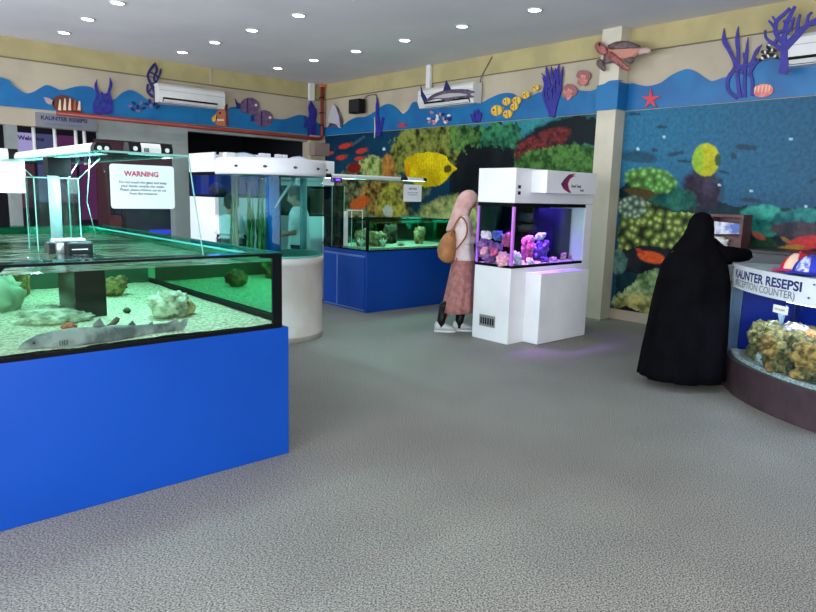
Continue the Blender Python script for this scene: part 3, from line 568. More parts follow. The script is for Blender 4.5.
for k in range(4): q = aty(60+k*2.4, 343.5-k*.3, SY-.063); b.box(q[0]-.0018, q[0]+.0018, q[1]-.002, q[1]+.004, q[2]-.012, q[2]+.014)
b.build('gill_slit', T)
T = thing('starfish', 'orange-brown starfish sitting on the sand behind the middle of the shark', 'starfish', tuple(onsand(70, 332)))
q = onsand(70, 330); b = one(mat('orange_brown', (170, 84, 44), .7))
for k in range(5): a = 2*PI*k/5; b.tube([(q[0], q[1]+.02, .862), (q[0]+.04*math.cos(a), q[1]+.02+.04*math.sin(a), .85)], [.02, .008], 8)
b.build('arms', T)
q0, q1 = atz(106, 334, .87), atz(123, 327, .87)
b = one(mat('brown_coral_stick', (96, 70, 40), .8, col2=(70, 52, 34), scale=20)); b.tube([(q0[0], q0[1]+.1, .87), ((q0[0]+q1[0])/2, q0[1]+.12, .885), (q1[0], q1[1]+.1, .89), (q1[0]+.01, q1[1]+.1, .905)], [.011, .014, .016, .01], 8)
tag(b.build('coral_branch', None, (q0[0], q0[1]+.1, .85)), 'short brown branch of dead coral lying behind the shark', 'coral')

# ================================================================= round column aquarium
CX, CY, CR = 3.78, 6.50, .56
T = thing('column_aquarium', 'tall cylindrical aquarium on a round white base, in the middle of the hall', 'aquarium', (CX, CY, 0))
b = one(mat('aged_white_base', (206, 200, 194), .45, col2=(196, 188, 178), scale=3)); b.lathe([(CR, .0), (CR, .05), (CR+.006, .055), (CR+.006, .07), (CR, .075), (CR, .82), (CR+.008, .83), (CR+.008, .91)], (CX, CY, 0), 64, True)
b.use(mat('peeled_patch', (110, 96, 84), .8)); b.lathe([(CR+.002, 0), (CR+.003, .014)], (CX, CY, .075), 10, False, False, -2.75, -2.35); b.build('base', T)
b = one(mat('dark_mark', (50, 50, 56), .6)); a = -2.2; b.ball((CX+(CR+.008)*math.cos(a), CY+(CR+.008)*math.sin(a), .855), (.01, .01, .02), 2); b.build('catch', T)
M_teal = glass('teal_cylinder_glass', (190, 230, 226), .35, gcol=(220, 255, 250), rough=.01)
b = one(M_teal); b.lathe([(CR, .911), (CR, 1.765)], (CX, CY, 0), 64, True, False); b.build('glass_cylinder', T)
b = one(water('column_water', (150, 225, 215), .3, .02, .1)); b.lathe([(CR-.02, .93), (CR-.02, 1.72)], (CX, CY, 0), 48, True); b.build('water', T)
b = one(emis('lit_sand_ring', (120, 235, 235), .0) if False else mat('lit_sand', (190, 226, 220), .8)); b.lathe([(CR-.012, .912), (CR-.012, .93)], (CX, CY, 0), 48, True); b.build('sand_bed', T)
b = one(mat('aqua_pipe_blue', (0, 112, 200), .5, spec=.2)); 
pc = aty(273, 215, 6.3); b.lathe([(.082, .932), (.082, 1.76)], (pc[0], 6.3, 0), 28, True); b.build('blue_pipe', T)
b = one(mat('grey_tube', (120, 150, 160), .3)); pc = aty(311, 215, 6.62); b.lathe([(.04, .932), (.04, 1.76)], (pc[0]-.04, 6.72, 0), 16, True); b.build('grey_pipe', T)
b = one(mat('white_tube', (210, 220, 220), .3)); pts = [aty(275, 208, 6.18), aty(281, 198, 6.18), aty(287, 189, 6.2), aty(292, 183, 6.22), aty(294, 177, 6.24)]; b.tube(pts, [.006, .012, .016, .02, .02], 8); b.build('hose', T)
b = one(mat('weed_green', (70, 130, 60), .7, col2=(40, 90, 50), scale=10))
R = random.Random(5)
for k in range(26):
    x, y = R.uniform(-.5, -.16), R.uniform(-.3, .05)
    if x*x+y*y > .26: continue
    h_ = R.uniform(.35, .8); b.tube([(CX+x+.015*math.sin(j*1.3+k), CY+y+.015*math.cos(j+k), .93+h_*j/6) for j in range(7)], [.014, .013, .012, .011, .009, .006, .002], 6)
w_ = b.build('seaweed', T); w_['kind'] = 'stuff'
# hood of the column
M_hood = mat('hood_white', (226, 232, 238), .4)
b = one(M_hood); b.lathe([(CR+.03, 1.765), (CR+.035, 1.80), (CR+.035, 1.90), (CR+.02, 1.935), (.1, 1.94)], (CX, CY, 0), 64, True); b.build('hood', T)
for k in range(5):
    a = -PI/2-1.15+k*.52; b = one(mat('hood_slot', (60, 66, 76), .5)); cxx, cyy = CX+(CR+.036)*math.cos(a), CY+(CR+.036)*math.sin(a)
    b.ball((cxx, cyy, 1.845), (.022, .022, .014), 2); b.build('switch', T)
for px, w in ((243, .15), (298, .12)):
    q = aty(px, 152, 6.6); b = one(mat('dome_plastic', (205, 222, 240), .15)); b.ball((q[0], 6.6, 1.945), (w, w, .055), 3); b.use(mat('dome_core', (60, 100, 150), .3)).ball((q[0], 6.6-.02, 1.985), (w*.35, w*.35, .02), 2); b.build('lamp_dome', T)
for px in (262, 267, 278, 284):
    q = aty(px, 152, 6.5); box('vent_block', M_hood, T, q[0]-.03, q[0]+.03, 6.47, 6.53, 1.94, 2.0, bev=.006)
q = aty(230, 152, 6.5); box('vent_block', M_offw, T, q[0]-.06, q[0]+.05, 6.47, 6.55, 1.94, 1.985, bev=.006)

# ================================================================= cabinet aquariums (white)
def white_tank(label, x0, x1, y0, y1, zb, zg, zt, wcol, dens, group=None, mbase=M_white):
    T = thing('cabinet_aquarium', label, 'aquarium', ((x0+x1)/2, (y0+y1)/2, 0), group)
    box('base_cabinet', mbase, T, x0, x1, y0, y1, 0, zb, bev=.004)
    box('hood', mbase, T, x0, x1, y0, y1, zg, zt, bev=.006)
    b = one(M_glass); t = .008
    b.box(x0+.01, x0+.01+t, y0+.02, y1-.02, zb, zg); b.box(x0+.02, x1-.02, y0+.01, y0+.01+t, zb, zg); b.build('tank_glass', T)
    b = one(M_seal); b.box(x0+.006, x1-.006, y0+.006, y0+.022, zb, zb+.03); b.box(x0+.006, x0+.022, y0+.022, y1-.006, zb, zb+.03); b.box(x0+.006, x1-.006, y0+.006, y0+.022, zg-.04, zg); b.box(x0+.006, x0+.022, y0+.022, y1-.006, zg-.04, zg); b.build('tank_trim', T)
    b = one(water('water_'+str(len(MATS)), wcol, dens, .02, .05)); b.box(x0+.03, x1-.03, y0+.03, y1-.03, zb+.035, zg-.05); b.build('water', T)
    return T
RX0, RX1, RY0, RY1 = 5.59, 7.08, 4.57, 5.10
T = white_tank('white cabinet aquarium glowing purple with corals, beside the cream column', RX0, RX1, RY0, RY1, .84, 1.545, 1.915, (215, 205, 255), .1)
RT_ = T
box('door', M_white, T, 5.85, 6.765, 4.36, RY0-.001, .006, .79, bev=.004)
b = one(M_white); b.box(5.85, 6.80, 4.36, RY0-.001, 1.66, 1.9, bev=.004); b.build('hood_front_panel', T)
box('end_panel', M_white, T, 6.93, 7.075, RY0+.003, RY1-.003, .842, 1.543)
box('rear_panel', glass('smoked_rear_glass', (110, 124, 140), .3), T, RX0+.01, 6.925, RY1-.015, RY1-.005, .842, 1.543)
b = one(mat('overflow_plastic', (24, 22, 56), .2)); b.box(6.55, 6.9, 4.75, 5.06, .88, 1.49); b.build('overflow_column', T)
b = one(mat('steel_grille', (170, 174, 176), .3, .6)); ya, yb = 5.045-.02, 4.73
b.box(5.582, 5.589, 4.76, 4.99, .155, .285); b.use(M_black)
for k in range(6): b.box(5.5795, 5.5815, 4.775+k*.035, 4.795+k*.035, .18, .255)
b.build('vent_grille', T)
for z in (1.635, 1.70): box('switch', M_black, T, 5.635, 5.675, RY0-.006, RY0-.001, z, z+.035)
# corner posts, their purple edge glow painted into the colour
box('corner_post', mat('painted_corner_glow', (206, 120, 236), .3), T, RX0+.001, RX0+.028, RY0+.001, RY0+.028, .871, 1.504)
box('corner_post', MATS['painted_corner_glow'], T, RX0+.001, RX0+.02, RY1-.025, RY1-.002, .871, 1.504)
M_cres = mat('crescent_purple', (92, 30, 96), .5, col2=(150, 24, 50), scale=9)
out = [(576, 173.5), (569, 174.5), (564.5, 179), (561, 184), (563.5, 189), (568.5, 192.6), (571.5, 193), (569, 189), (568, 184), (570, 179), (573.5, 176.5), (576.5, 176), (573, 175.5)]
b = one(M_cres).prism([aty(x, y, 4.3585) for x, y in out], (0, 1, 0), .0012); b.build('logo', T)
q = aty(571.5, 186.5, 4.358); text('lettering', 'Reef Tank', M_ink, T, (q[0], 4.358, q[2]-.01), (1, 0, 0), (0, 0, 1), .045, .0008)
q = aty(580, 191, 4.358); text('lettering', 'Reef', M_ink, T, (q[0], 4.358, q[2]-.005), (1, 0, 0), (0, 0, 1), .038, .0008)
for k, x in enumerate((5.85, 6.3, 6.65)): arealight('reef_light', (x, 4.83, 1.50), .26, 13, (150, 80, 255), T, sy=.3).data.spread = 1.3
arealight('reef_light', (5.95, 4.8, 1.50), .2, 8, (255, 150, 220), T, sy=.25).data.spread = 1.3
b = one(emis('violet_diodes', (130, 80, 255), 4)); b.box(5.7, 6.5, 4.75, 4.95, 1.51, 1.515); b.build('diode_strip', T)
# corals in the purple tank
def cm(n, c, c2): return mat(n, c, .7, col2=c2, scale=26, bump=.5, bscale=40)
CP = {'w': cm('coral_white', (236, 232, 240), (196, 200, 230)), 'p': cm('coral_pink', (236, 120, 170), (190, 60, 130)), 'v': cm('coral_violet', (120, 84, 180), (80, 60, 140)), 'b': cm('coral_blue', (90, 130, 200), (60, 80, 160)), 'k': cm('coral_palepink', (246, 196, 206), (220, 150, 180)), 'd': cm('coral_dark', (60, 44, 84), (40, 30, 60))}
rockm = cm('live_rock', (150, 100, 170), (90, 60, 120))
for i, (x, y, r, k, col, lab) in enumerate([
    (490, 249, 13, 4.9, 'd', 'dark live rock behind the front left corals of the purple aquarium'), (531, 250, 13, 4.92, 'd', 'dark live rock rising behind the pink coral column'), (552, 250, 13, 4.93, 'v', 'violet live rock under the rightmost white coral cap')]):
    q = aty(x, y, k); s = .0103; rock('live_rock', lab, 'rock', (q[0], k, (.875+q[2]+r*s*.6)/2), (r*s, r*s*.7, (q[2]+r*s*.6-.875)/2), rockm, 30+i, lumps=7, base=.875)
for i, (x, y, rx, rz, Y, col, lab) in enumerate([
    (486.5, 235, 5, 3.5, 4.78, 'w', 'white capped coral at the far left of the purple aquarium'),
    (498, 236, 5.5, 4.5, 4.82, 'b', 'blue coral head beside the white cap at the left of the purple aquarium'),
    (507, 240, 5, 6, 4.74, 'p', 'pink fan coral just left of the lit corner post of the purple aquarium'),
    (484, 251, 3.5, 3.5, 4.74, 'k', 'small pale pink coral ball, lowest at the far left of the purple aquarium'),
    (494, 252, 3.5, 3.5, 4.74, 'p', 'small rosy coral ball between the two left clumps of the purple aquarium'),
    (503, 259, 7, 6, 4.68, 'k', 'large pale pink coral on the floor left of the lit corner post'),
    (517, 258, 5, 6, 4.66, 'w', 'whitish coral mound on the floor right of the lit corner post'),
    (527, 250, 6, 11, 4.74, 'p', 'tall pink and magenta coral column in the middle of the purple aquarium'),
    (530, 239, 5, 3.5, 4.76, 'k', 'pink cap on top of the magenta coral column'),
    (540.5, 236.5, 5.5, 3.5, 4.82, 'w', 'pale blue-white coral cap right of the magenta column'),
    (541, 250, 8, 9, 4.8, 'v', 'broad violet coral mound in the middle right of the purple aquarium'),
    (552, 239, 6, 4, 4.84, 'w', 'rightmost white mushroom shaped coral cap of the purple aquarium'),
    (530, 262, 4, 3, 4.64, 'w', 'small white coral lump at the foot of the magenta column'),
    (545, 262, 4.5, 3, 4.66, 'v', 'low violet coral on the floor under the violet mound'),
    (553, 261.5, 4.5, 2.5, 4.68, 'k', 'low pinkish coral on the floor under the rightmost white cap'),
    (563, 257, 3.5, 4, 4.74, 'k', 'pale pink coral standing apart at the right of the purple aquarium'),
    (571, 257, 2, 2.5, 4.74, 'p', 'tiny rosy coral, furthest right in the purple aquarium')]):
    q = aty(x, y, Y); s = .0122*Y/4.7; b = one(CP[col]); z = max(q[2], .87+rz*s*.8)
    b.ball((q[0], Y, z), (rx*s*.8, rx*s*.65, rz*s*.85), 4, 50+i*2.1, .6, 3.2)
    for k in range(12): a = k*2.4+i; b.ball((q[0]+rx*s*.75*math.cos(a), Y+rx*s*.55*math.sin(a), z+rz*s*.75*math.sin(k*2.3)), (rx*s*.3, rx*s*.3, rz*s*.3), 3, i+k, .7, 3.4)
    tag(b.build('coral', None, (q[0], Y, z-rz*s)), lab, 'coral')
b = one(mat('pink_sand', (220, 200, 215), .9, col2=(180, 160, 190), scale=40, bump=.4)); b.box(5.625, 6.92, 4.605, 5.07, .84, .872); k_ = b.build('sand_bed', RT_); k_['kind'] = 'stuff'

# small white cabinet aquarium left of the column
x0 = float(aty(214, 160, 8.2)[0]); x1 = x0+.75; y1_ = float(atx(188.5, 160, x0)[1]); print('small tank', x0, y1_)
T = white_tank('small white cabinet aquarium with blue water, seen left of the cylindrical aquarium', x0, x1, 8.2, y1_, float(aty(200, 197, 8.2)[2]), float(aty(200, 171, 8.2)[2]), float(aty(200, 151, 8.2)[2]), (90, 140, 240), .8)
box('rear_panel', mat('blue_back', (24, 56, 124), .5), T, x1-.03, x1-.012, 8.23, y1_-.03, 1.5, 1.83); box('rear_panel', MATS['blue_back'], T, x0+.02, x1-.031, y1_-.03, y1_-.02, 1.5, 1.83)
arealight('tank_light', (x0+.3, (8.2+y1_)/2, 1.80), .4, 5, (90, 150, 255), T, sy=.3)
for z in (1.93, 1.99, 2.05): box('switch', M_black, T, x0+.03, x0+.07, 8.194, 8.199, z, z+.03)
z = float(aty(200, 197, 8.2)[2])
b = one(CP['d']); b.ball((x0+.2, 8.5, z+.1), (.12, .1, .08), 3, 9, .5, 3); tag(b.build('coral', None, (x0+.2, 8.5, z+.04)), 'dark coral in the small white aquarium left of the cylinder', 'coral')
# far white cabinet aquarium behind the column's right side
T = white_tank('white hooded cabinet aquarium with dark glass, half hidden behind the cylindrical aquarium', 5.25, 5.9, 8.3, 8.95, 1.25, 1.69, 2.065, (20, 30, 40), 3)
box('rear_panel', M_darkw, T, 5.26, 5.89, 8.93, 8.945, 1.252, 1.688)

# ================================================================= blue corner aquarium behind
BX0, BX1, BY0, BY1 = 5.5, 7.35, 6.97, 7.99
T = thing('corner_aquarium', 'blue based aquarium with two doors in front of the mural, behind the girl', 'aquarium', (6.4, 7.5, 0)); BT = T
M_navy = M_blue
box('base_cabinet', M_navy, T, BX0, BX1, BY0, BY1, 0, .832, bev=.004)
M_trimw = mat('pale_blue_edging', (120, 150, 210), .3, .3)
for ya, yb in ((7.01, 7.62), (7.64, 7.95)): box('door', M_navy, T, BX0-.016, BX0-.001, ya, yb, .04, .75, bev=.002)
b = one(M_trimw); b.box(BX0-.02, BX0-.002, 7.01, 7.95, .755, .775); b.box(BX0-.02, BX0-.002, 7.621, 7.639, .04, .754); b.box(BX0-.012, BX0-.002, 7.01, 7.95, .02, .035); b.build('edging', T)
b = one(glass('tank2_glass', (214, 242, 236), .45)); b.box(BX0+.02, BX1, BY0+.004, BY0+.012, .834, 1.25); b.box(BX0+.004, BX0+.012, BY0+.02, BY1, .834, 1.25); b.build('tank_glass', T)
b = one(mirrorglass('tank2_back', (90, 180, 160), .6, (90, 160, 150))); b.box(BX0+.02, BX1-.02, BY1-.012, BY1-.004, .834, 1.25); b.box(BX1-.012, BX1-.004, BY0+.02, BY1-.02, .834, 1.25); b.build('rear_glass', T)
b = one(M_seal); b.box(BX0, BX0+.03, BY0, BY0+.03, .834, 1.25); b.box(BX0, BX1, BY0, BY0+.02, 1.251, 1.268); b.box(BX0, BX0+.02, BY0+.021, BY1, 1.251, 1.268); b.box(BX0, BX1, BY0, BY0+.014, .833, .85); b.box(BX0, BX0+.014, BY0+.015, BY1, .833, .85); b.build('tank_trim', T)
b = one(g); b.box(BX0+.02, BX1, BY0+.022, BY0+.14, 1.252, 1.26); b.box(BX0+.022, BX0+.14, BY0+.15, BY1, 1.252, 1.26); b.build('rim_glass', T)
b = one(water('tank2_water', (110, 195, 170), .8, .3, .8)); b.box(BX0+.016, BX1-.016, BY0+.026, BY1-.014, .84, 1.21); b.build('water', T)
b = one(M_sand); b.box(BX0+.02, BX1-.02, BY0+.03, BY1-.02, .835, .875); k_ = b.build('sand_bed', T); k_['kind'] = 'stuff'
for i, (x, y, Y, r, rz, mt, lab) in enumerate([(362, 244, 7.35, .1, .13, M_rockb, 'brown peaked rock just left of the corner post in the blue aquarium'), (377, 243, 7.3, .14, .12, M_rockb, 'broad brown rock just right of the corner post in the blue aquarium'),
    (419, 243, 7.4, .09, .14, M_rockb, 'standing brown rock at the right of the blue aquarium, beside the girl'), (341, 240, 7.6, .12, .1, M_rockd, 'dark green rock at the left end of the blue aquarium'),
    (390, 240, 7.6, .11, .16, M_rockd, 'dark algae rock in the middle of the blue aquarium'), (329, 241, 7.75, .09, .07, M_rockd, 'low dark rock at the far left end of the blue aquarium')]):
    q = aty(x, y, Y); rock('reef_rock', lab, 'rock', (q[0], Y, .875+rz*.75), (r, r*.7, rz), mt, 80+i, lumps=5, base=.875)
for x, y, Y, lab in ((361.5, 237, 7.16, 'pale branching coral by the left brown rock of the blue aquarium'), (383, 240, 7.12, 'pale branching coral right of the broad brown rock in the blue aquarium')):
    q = aty(x, y, Y); b = one(mat('bleached_coral', (220, 224, 200), .8))
    for k in range(7): a = k*.9; b.tube([(q[0], Y, .875), (q[0]+.02*math.cos(a), Y+.015*math.sin(a), .93), (q[0]+.055*math.cos(a), Y+.04*math.sin(a), .98+.02*math.sin(k*2))], [.014, .012, .007], 7)
    tag(b.build('coral', None, (q[0], Y, .875)), lab, 'coral', None)
b = one(mat('bleached_coral2', (190, 170, 140), .8)); q = aty(401, 246, 7.2); b.ball((q[0], 7.2, .89), (.05, .04, .03), 3, 4, .5, 3); tag(b.build('coral', None, (q[0], 7.2, .875)), 'small tan coral lump alone on the sand of the blue aquarium', 'coral')
arealight('tank_light', (6.4, 7.5, 1.74), 1.3, 22, (200, 255, 235), T, sy=.2)
C2 = thing('glass_canopy', 'clear glass canopy with an upright front pane over the blue aquarium', 'glass cover', (6.0, 7.2, 1.27))
b = one(g); b.box(BX0, 6.62, BY0+.05, 7.75, 1.785, 1.793); b.build('canopy_glass', C2)
b = one(M_edge2); b.box(BX0, 6.62, BY0+.044, BY0+.049, 1.784, 1.794); b.build('canopy_edge', C2)
b = one(glass('pane2_glass', (240, 250, 248), .3)); b.box(BX0+.01, 6.6, BY0+.04, BY0+.045, 1.27, 1.784); b.build('front_pane', C2)
xa, xb = float(aty(325, 180, 7.5)[0]), float(aty(403, 182, 7.5)[0])
T = reef_lamp('long white reef lamp on the glass canopy of the blue aquarium', xa, xb, 7.44, 7.56, 1.80, False, 10, (215, 250, 255), group='lamps on the blue aquarium', h=.055)
q0, q1 = float(aty(404, 182, 7.05)[0]), float(aty(427, 182, 7.05)[0])
T = reef_lamp('short dark green reef lamp above the paper notice on the blue aquarium', q0, q1, 7.05, 7.12, 1.80, False, 2, (215, 250, 255), group='lamps on the blue aquarium', h=.045)
xq = float(aty(336, 181, 7.4)[0])
T = thing('spot_lamp', 'small purple glowing clip lamp at the left end of the blue aquarium canopy', 'lamp', (xq, 7.4, 1.8))
b = one(mat('lamp_violet_body', (60, 40, 120), .3)); b.box(xq-.08, xq+.08, 7.36, 7.42, 1.74, 1.80, bev=.01); b.build('lamp_body', T)
b = one(emis('violet_glow', (120, 60, 255), 3)); b.ball((xq, 7.352, 1.775), (.04, .012, .016), 2); b.build('bulb', T)
q = aty(403.5, 201.5, 7.0)
paper('paper_notice', 'white paper notice on the glass pane of the blue aquarium, under the yellow fish', 'sign', (q[0], 7.002, q[2]), (1, 0, 0), (0, 0, 1), .34, .235, [('NOTICE', .17, .165, .04, M_ink, .001), ('Do not tap on the glass', .17, .12, .02, M_ink, .0003), ('Do not feed the fish', .17, .09, .02, M_ink, .0003)])
T = thing('filter_tower', 'clear plastic filter tower in the left half of the blue aquarium', 'filter', (5.95, 7.5, .9))
xa, xb = float(aty(332, 200, 7.5)[0]), float(aty(344, 200, 7.5)[0])
b = one(glass('frosted_tower', (150, 170, 176), .6)); b.box(xa, xb, 7.5, 7.7, .88, 1.7); b.build('tower_glass', T)
b = one(M_edge2)
for x in (xa, xb): b.box(x-.003, x+.003, 7.494, 7.499, .88, 1.7)
b.build('glass_edging', T)
T = thing('filter_box', 'small clear white rimmed box standing in the blue aquarium, beside the filter tower', 'filter', (6.2, 7.4, 1.1))
xa, xb = float(aty(351, 215, 7.4)[0]), float(aty(362.5, 215, 7.4)[0]); za = float(aty(357, 210, 7.4)[2])
b = one(M_offw); b.box(xa, xb, 7.395, 7.4, za-.01, za); b.box(xa, xb, 7.5, 7.505, za-.01, za); b.box(xa, xa+.012, 7.401, 7.5, za-.01, za); b.box(xb-.012, xb, 7.401, 7.5, za-.01, za)
for x in (xa, xb-.012): b.box(x, x+.012, 7.39, 7.394, .88, za)
b.box(xa-.08, xa-.05, 7.4, 7.46, .88, za-.02); b.build('frame', T)
# ================================================================= things on the walls
M_indigo = mat('indigo_cutout', (44, 40, 150), .5, col2=(30, 30, 120), scale=14)
M_indigo2 = mat('dark_indigo_cutout', (28, 26, 96), .5)
M_whitec = mat('printed_white', (226, 222, 214), .5)
PL, PR = WY-.047, WX-.047
def shp(b, pts, P, m, t=.014, dz=0, sm=0):
    """cut-out outline traced on the wall plane, t thick"""
    b.use(m); left = P == PL
    q = [(aty(x, y, P-dz) if left else atx(x, y, P-dz)) for x, y in (subdiv(list(pts)+[pts[0]], sm)[:-1] if sm else pts)]
    b.prism(q, (0, 1, 0) if left else (1, 0, 0), t)
def fronds(b, P, m, lines, dz=0):
    for k, (pts, w0, w1) in enumerate(lines):
        c = subdiv(pts, 4); n = len(c); L_, R_ = [], []
        for i, q in enumerate(c):
            d = np.array(c[min(i+1, n-1)])-np.array(c[max(i-1, 0)]); d = d/(np.linalg.norm(d)+1e-9); nn_ = np.array((-d[1], d[0])); t_ = i/(n-1); w = (w0+(w1-w0)*t_)*(1+.5*math.exp(-((t_-.78)/.12)**2))*(1 if t_ < .82 else max(.12, 1-((t_-.82)/.18)**1.5))
            L_.append(np.array(q)+nn_*w/2); R_.append(np.array(q)-nn_*w/2)
        shp(b, L_+R_[::-1], P, m, .012+.0011*k, dz+.0011*k)
def elp(cx, cy, rx, ry, ang=0, n=18):
    a = math.radians(ang); return [(cx+rx*math.cos(t)*math.cos(a)-ry*math.sin(t)*math.sin(a), cy+rx*math.cos(t)*math.sin(a)+ry*math.sin(t)*math.cos(a)) for t in [2*PI*k/n for k in range(n)]]
def base(P, x, y): return tuple((aty(x, y, P) if P == PL else atx(x, y, P)))
def dec(b, name, label, cat, P, x, y, group=None): return tag(b.build(name, None, base(P, x, y)), label, cat, group)
# left wall ---------------------------------------------------------
b = MB(); br = mat('fish_brown', (96, 40, 30), .5); cr = mat('fish_cream', (226, 206, 180), .5); orr = mat('fish_rust', (170, 84, 50), .5)
shp(b, [(52, 103), (55, 97), (62, 95), (70, 97), (76, 101), (81, 108), (82, 113), (72, 113), (60, 111), (54, 108)], PL, br, sm=2)
shp(b, [(44, 97), (49, 98), (54, 101), (54, 105), (48, 104), (46, 102)], PL, mat('tail_grey', (170, 150, 150), .5))
for k, x in enumerate((58.5, 63.5, 68.5, 73.5, 78)): shp(b, [(x+1, 97.5+abs(k-1.5)*1.2), (x+2.3, 98.5+abs(k-1.5)*1.2), (x+2.6, 110.5), (x-.5, 110)], PL, cr if k != 3 else orr, .004, .004)
dec(b, 'fish_cutout', 'brown and cream striped fish cut-out on the wave border at the far left', 'wall decoration', PL, 66, 113)
b = MB(); fronds(b, PL, M_indigo, [([(97, 113), (95, 105), (98, 95), (96, 86), (97, 79)], 5, 1), ([(101, 113), (101, 103), (103, 97), (101, 91)], 5, 1.2), ([(106, 113), (107, 104), (105, 97), (107, 93)], 5, 1.5), ([(110, 113), (111, 104), (109, 93), (111, 85), (110, 77)], 5, 1)])
shp(b, [(93, 108), (112, 108), (111, 114), (94, 114)], PL, M_indigo, .012, -.001)
dec(b, 'seaweed_cutout', 'blue four-fronded seaweed cut-out beside the striped fish', 'wall decoration', PL, 102, 113)
b = MB(); fronds(b, PL, M_indigo2, [([(156, 104), (155, 92), (151, 84), (148, 75), (153, 66), (156, 62)], 3.4, 1.4), ([(155, 94), (158, 86), (154, 78), (157, 70), (155, 63)], 2.4, 1.4), ([(150, 84), (156, 82), (160, 74), (161, 68)], 2, 1), ([(149, 92), (152, 88), (158, 86)], 2, 1.2), ([(148, 84), (148, 92), (155, 98)], 2, 2), ([(150, 72), (156, 75), (159, 78)], 1.6, 1.2)])
dec(b, 'coral_cutout', 'dark blue lacy sea fan cut-out left of the air conditioner on the left wall', 'wall decoration', PL, 156, 104)
b = MB()
for k, (x, y) in enumerate(((130, 106), (134, 103), (138, 107), (141, 103), (144, 108), (147, 104), (151, 106), (155, 104), (158, 107), (138, 111), (133, 109), (150, 101))): shp(b, elp(x, y, 2.5, 1.4, k*40, 10), PL, M_indigo2 if k % 3 else mat('violet_grey', (120, 110, 150), .5), .01+.001*k, .001*k)
dec(b, 'fish_shoal_cutout', 'small cluster of dark fish cut out at the foot of the blue sea fan', 'wall decoration', PL, 142, 112)
b = MB(); shp(b, [(216, 125), (216, 116), (219, 109), (224, 105), (228, 104), (227, 112), (228, 121), (227, 126)], PL, mat('angelfish_orange', (190, 110, 80), .5), sm=2); shp(b, [(224, 106), (228, 104), (227.5, 112), (228.5, 126), (225.5, 125), (226, 113)], PL, br, .004, .004); shp(b, [(212, 118), (216, 114), (218, 120), (213, 122)], PL, mat('fin_yellow', (220, 180, 60), .5)); shp(b, [(217, 119), (224, 119), (224, 121), (217, 121)], PL, cr, .004, .004); shp(b, elp(220, 113, 1, 1), PL, M_black, .004, .005)
dec(b, 'fish_cutout', 'orange angelfish cut-out just right of the air conditioner on the left wall', 'wall decoration', PL, 222, 126)
mv = mat('discus_plum', (86, 62, 96), .5, col2=(116, 84, 116), scale=16)
for cx, cy, lab in ((250, 106, 'plum coloured round fish cut-out, upper of the pair on the left wall'), (264, 118.5, 'plum coloured round fish cut-out, lower of the pair on the left wall')):
    b = MB(); shp(b, elp(cx, cy, 9.5, 8.5, 10), PL, mv, .014, .012 if cx < 255 else 0); z_ = .012 if cx < 255 else 0
    shp(b, [(cx-8, cy-2), (cx-12, cy-3), (cx-15 if cx < 255 else cx-12, cy-8), (cx-13, cy+3), (cx-8, cy+2)], PL, M_indigo2, .012, z_-.001); shp(b, elp(cx+6, cy-1, 1.3, 1.3, 0, 10), PL, M_whitec, .004, z_+.004); shp(b, [(cx-3, cy-7), (cx-2, cy-7.5), (cx-1.5, cy+7), (cx-3, cy+7)], PL, M_indigo2, .004, z_+.004)
    dec(b, 'fish_cutout', lab, 'wall decoration', PL, cx, cy+8)
b = MB(); b.use(M_indigo); fronds(b, PL, M_indigo, [([(311, 137), (310, 125), (312, 113), (311, 101)], 6, 4), ([(305, 128), (306, 120), (304, 116)], 2, 1), ([(315, 136), (315, 122), (316, 108)], 3, 2)])
dec(b, 'seaweed_cutout', 'dark violet seaweed cut-out in the corner under the white duct', 'wall decoration', PL, 311, 137)
b = one(M_offw); q = aty(311, 84, PL); q2 = aty(312, 101, PL); b.box(q[0]-.07, q[0]+.06, WY-.1, WY-.036, q2[2], ZC-.001, bev=.008)
tag(b.build('cable_duct', None, (q[0], WY-.1, q2[2])), 'short white vertical duct on the left wall beside the red pipe', 'duct')
# red pipe with its elbow
xp, yp = 8.0, WY-.16; zb = 2.69
b = one(M_red); pts = [(3.0, yp, zb+.03), (7.86, yp, zb-.005)]; pts += [(7.93, yp, zb), (7.985, yp, zb+.03), (8.0, yp, zb+.09), (8.0, yp, ZC-.001)]
b.tube(pts, [.036]*len(pts), 12); b.build
P_ = thing('fire_pipe', 'red pipe under the blue border of the left wall and up the corner', 'pipe', (8.0, yp, zb)); b.build('pipe', P_)
for z in (2.95, 3.2, 3.5): bb = one(M_black); bb.lathe([(.04, 0), (.04, .03)], (8.0, yp, z), 14); bb.box(7.99, 8.01, yp+.04, WY-.05, z+.005, z+.025); bb.build('clamp', P_)
box('ceiling_socket', mat('pipe_collar', (200, 120, 96), .5), P_, 7.94, 8.06, yp-.06, yp+.06, ZC-.06, ZC-.002)
struct(box('trim_3', mat('pillar_cap', (150, 134, 122), .7), None, 7.72, 8.09, WY-.30, WY-.101, 2.35, 2.6))

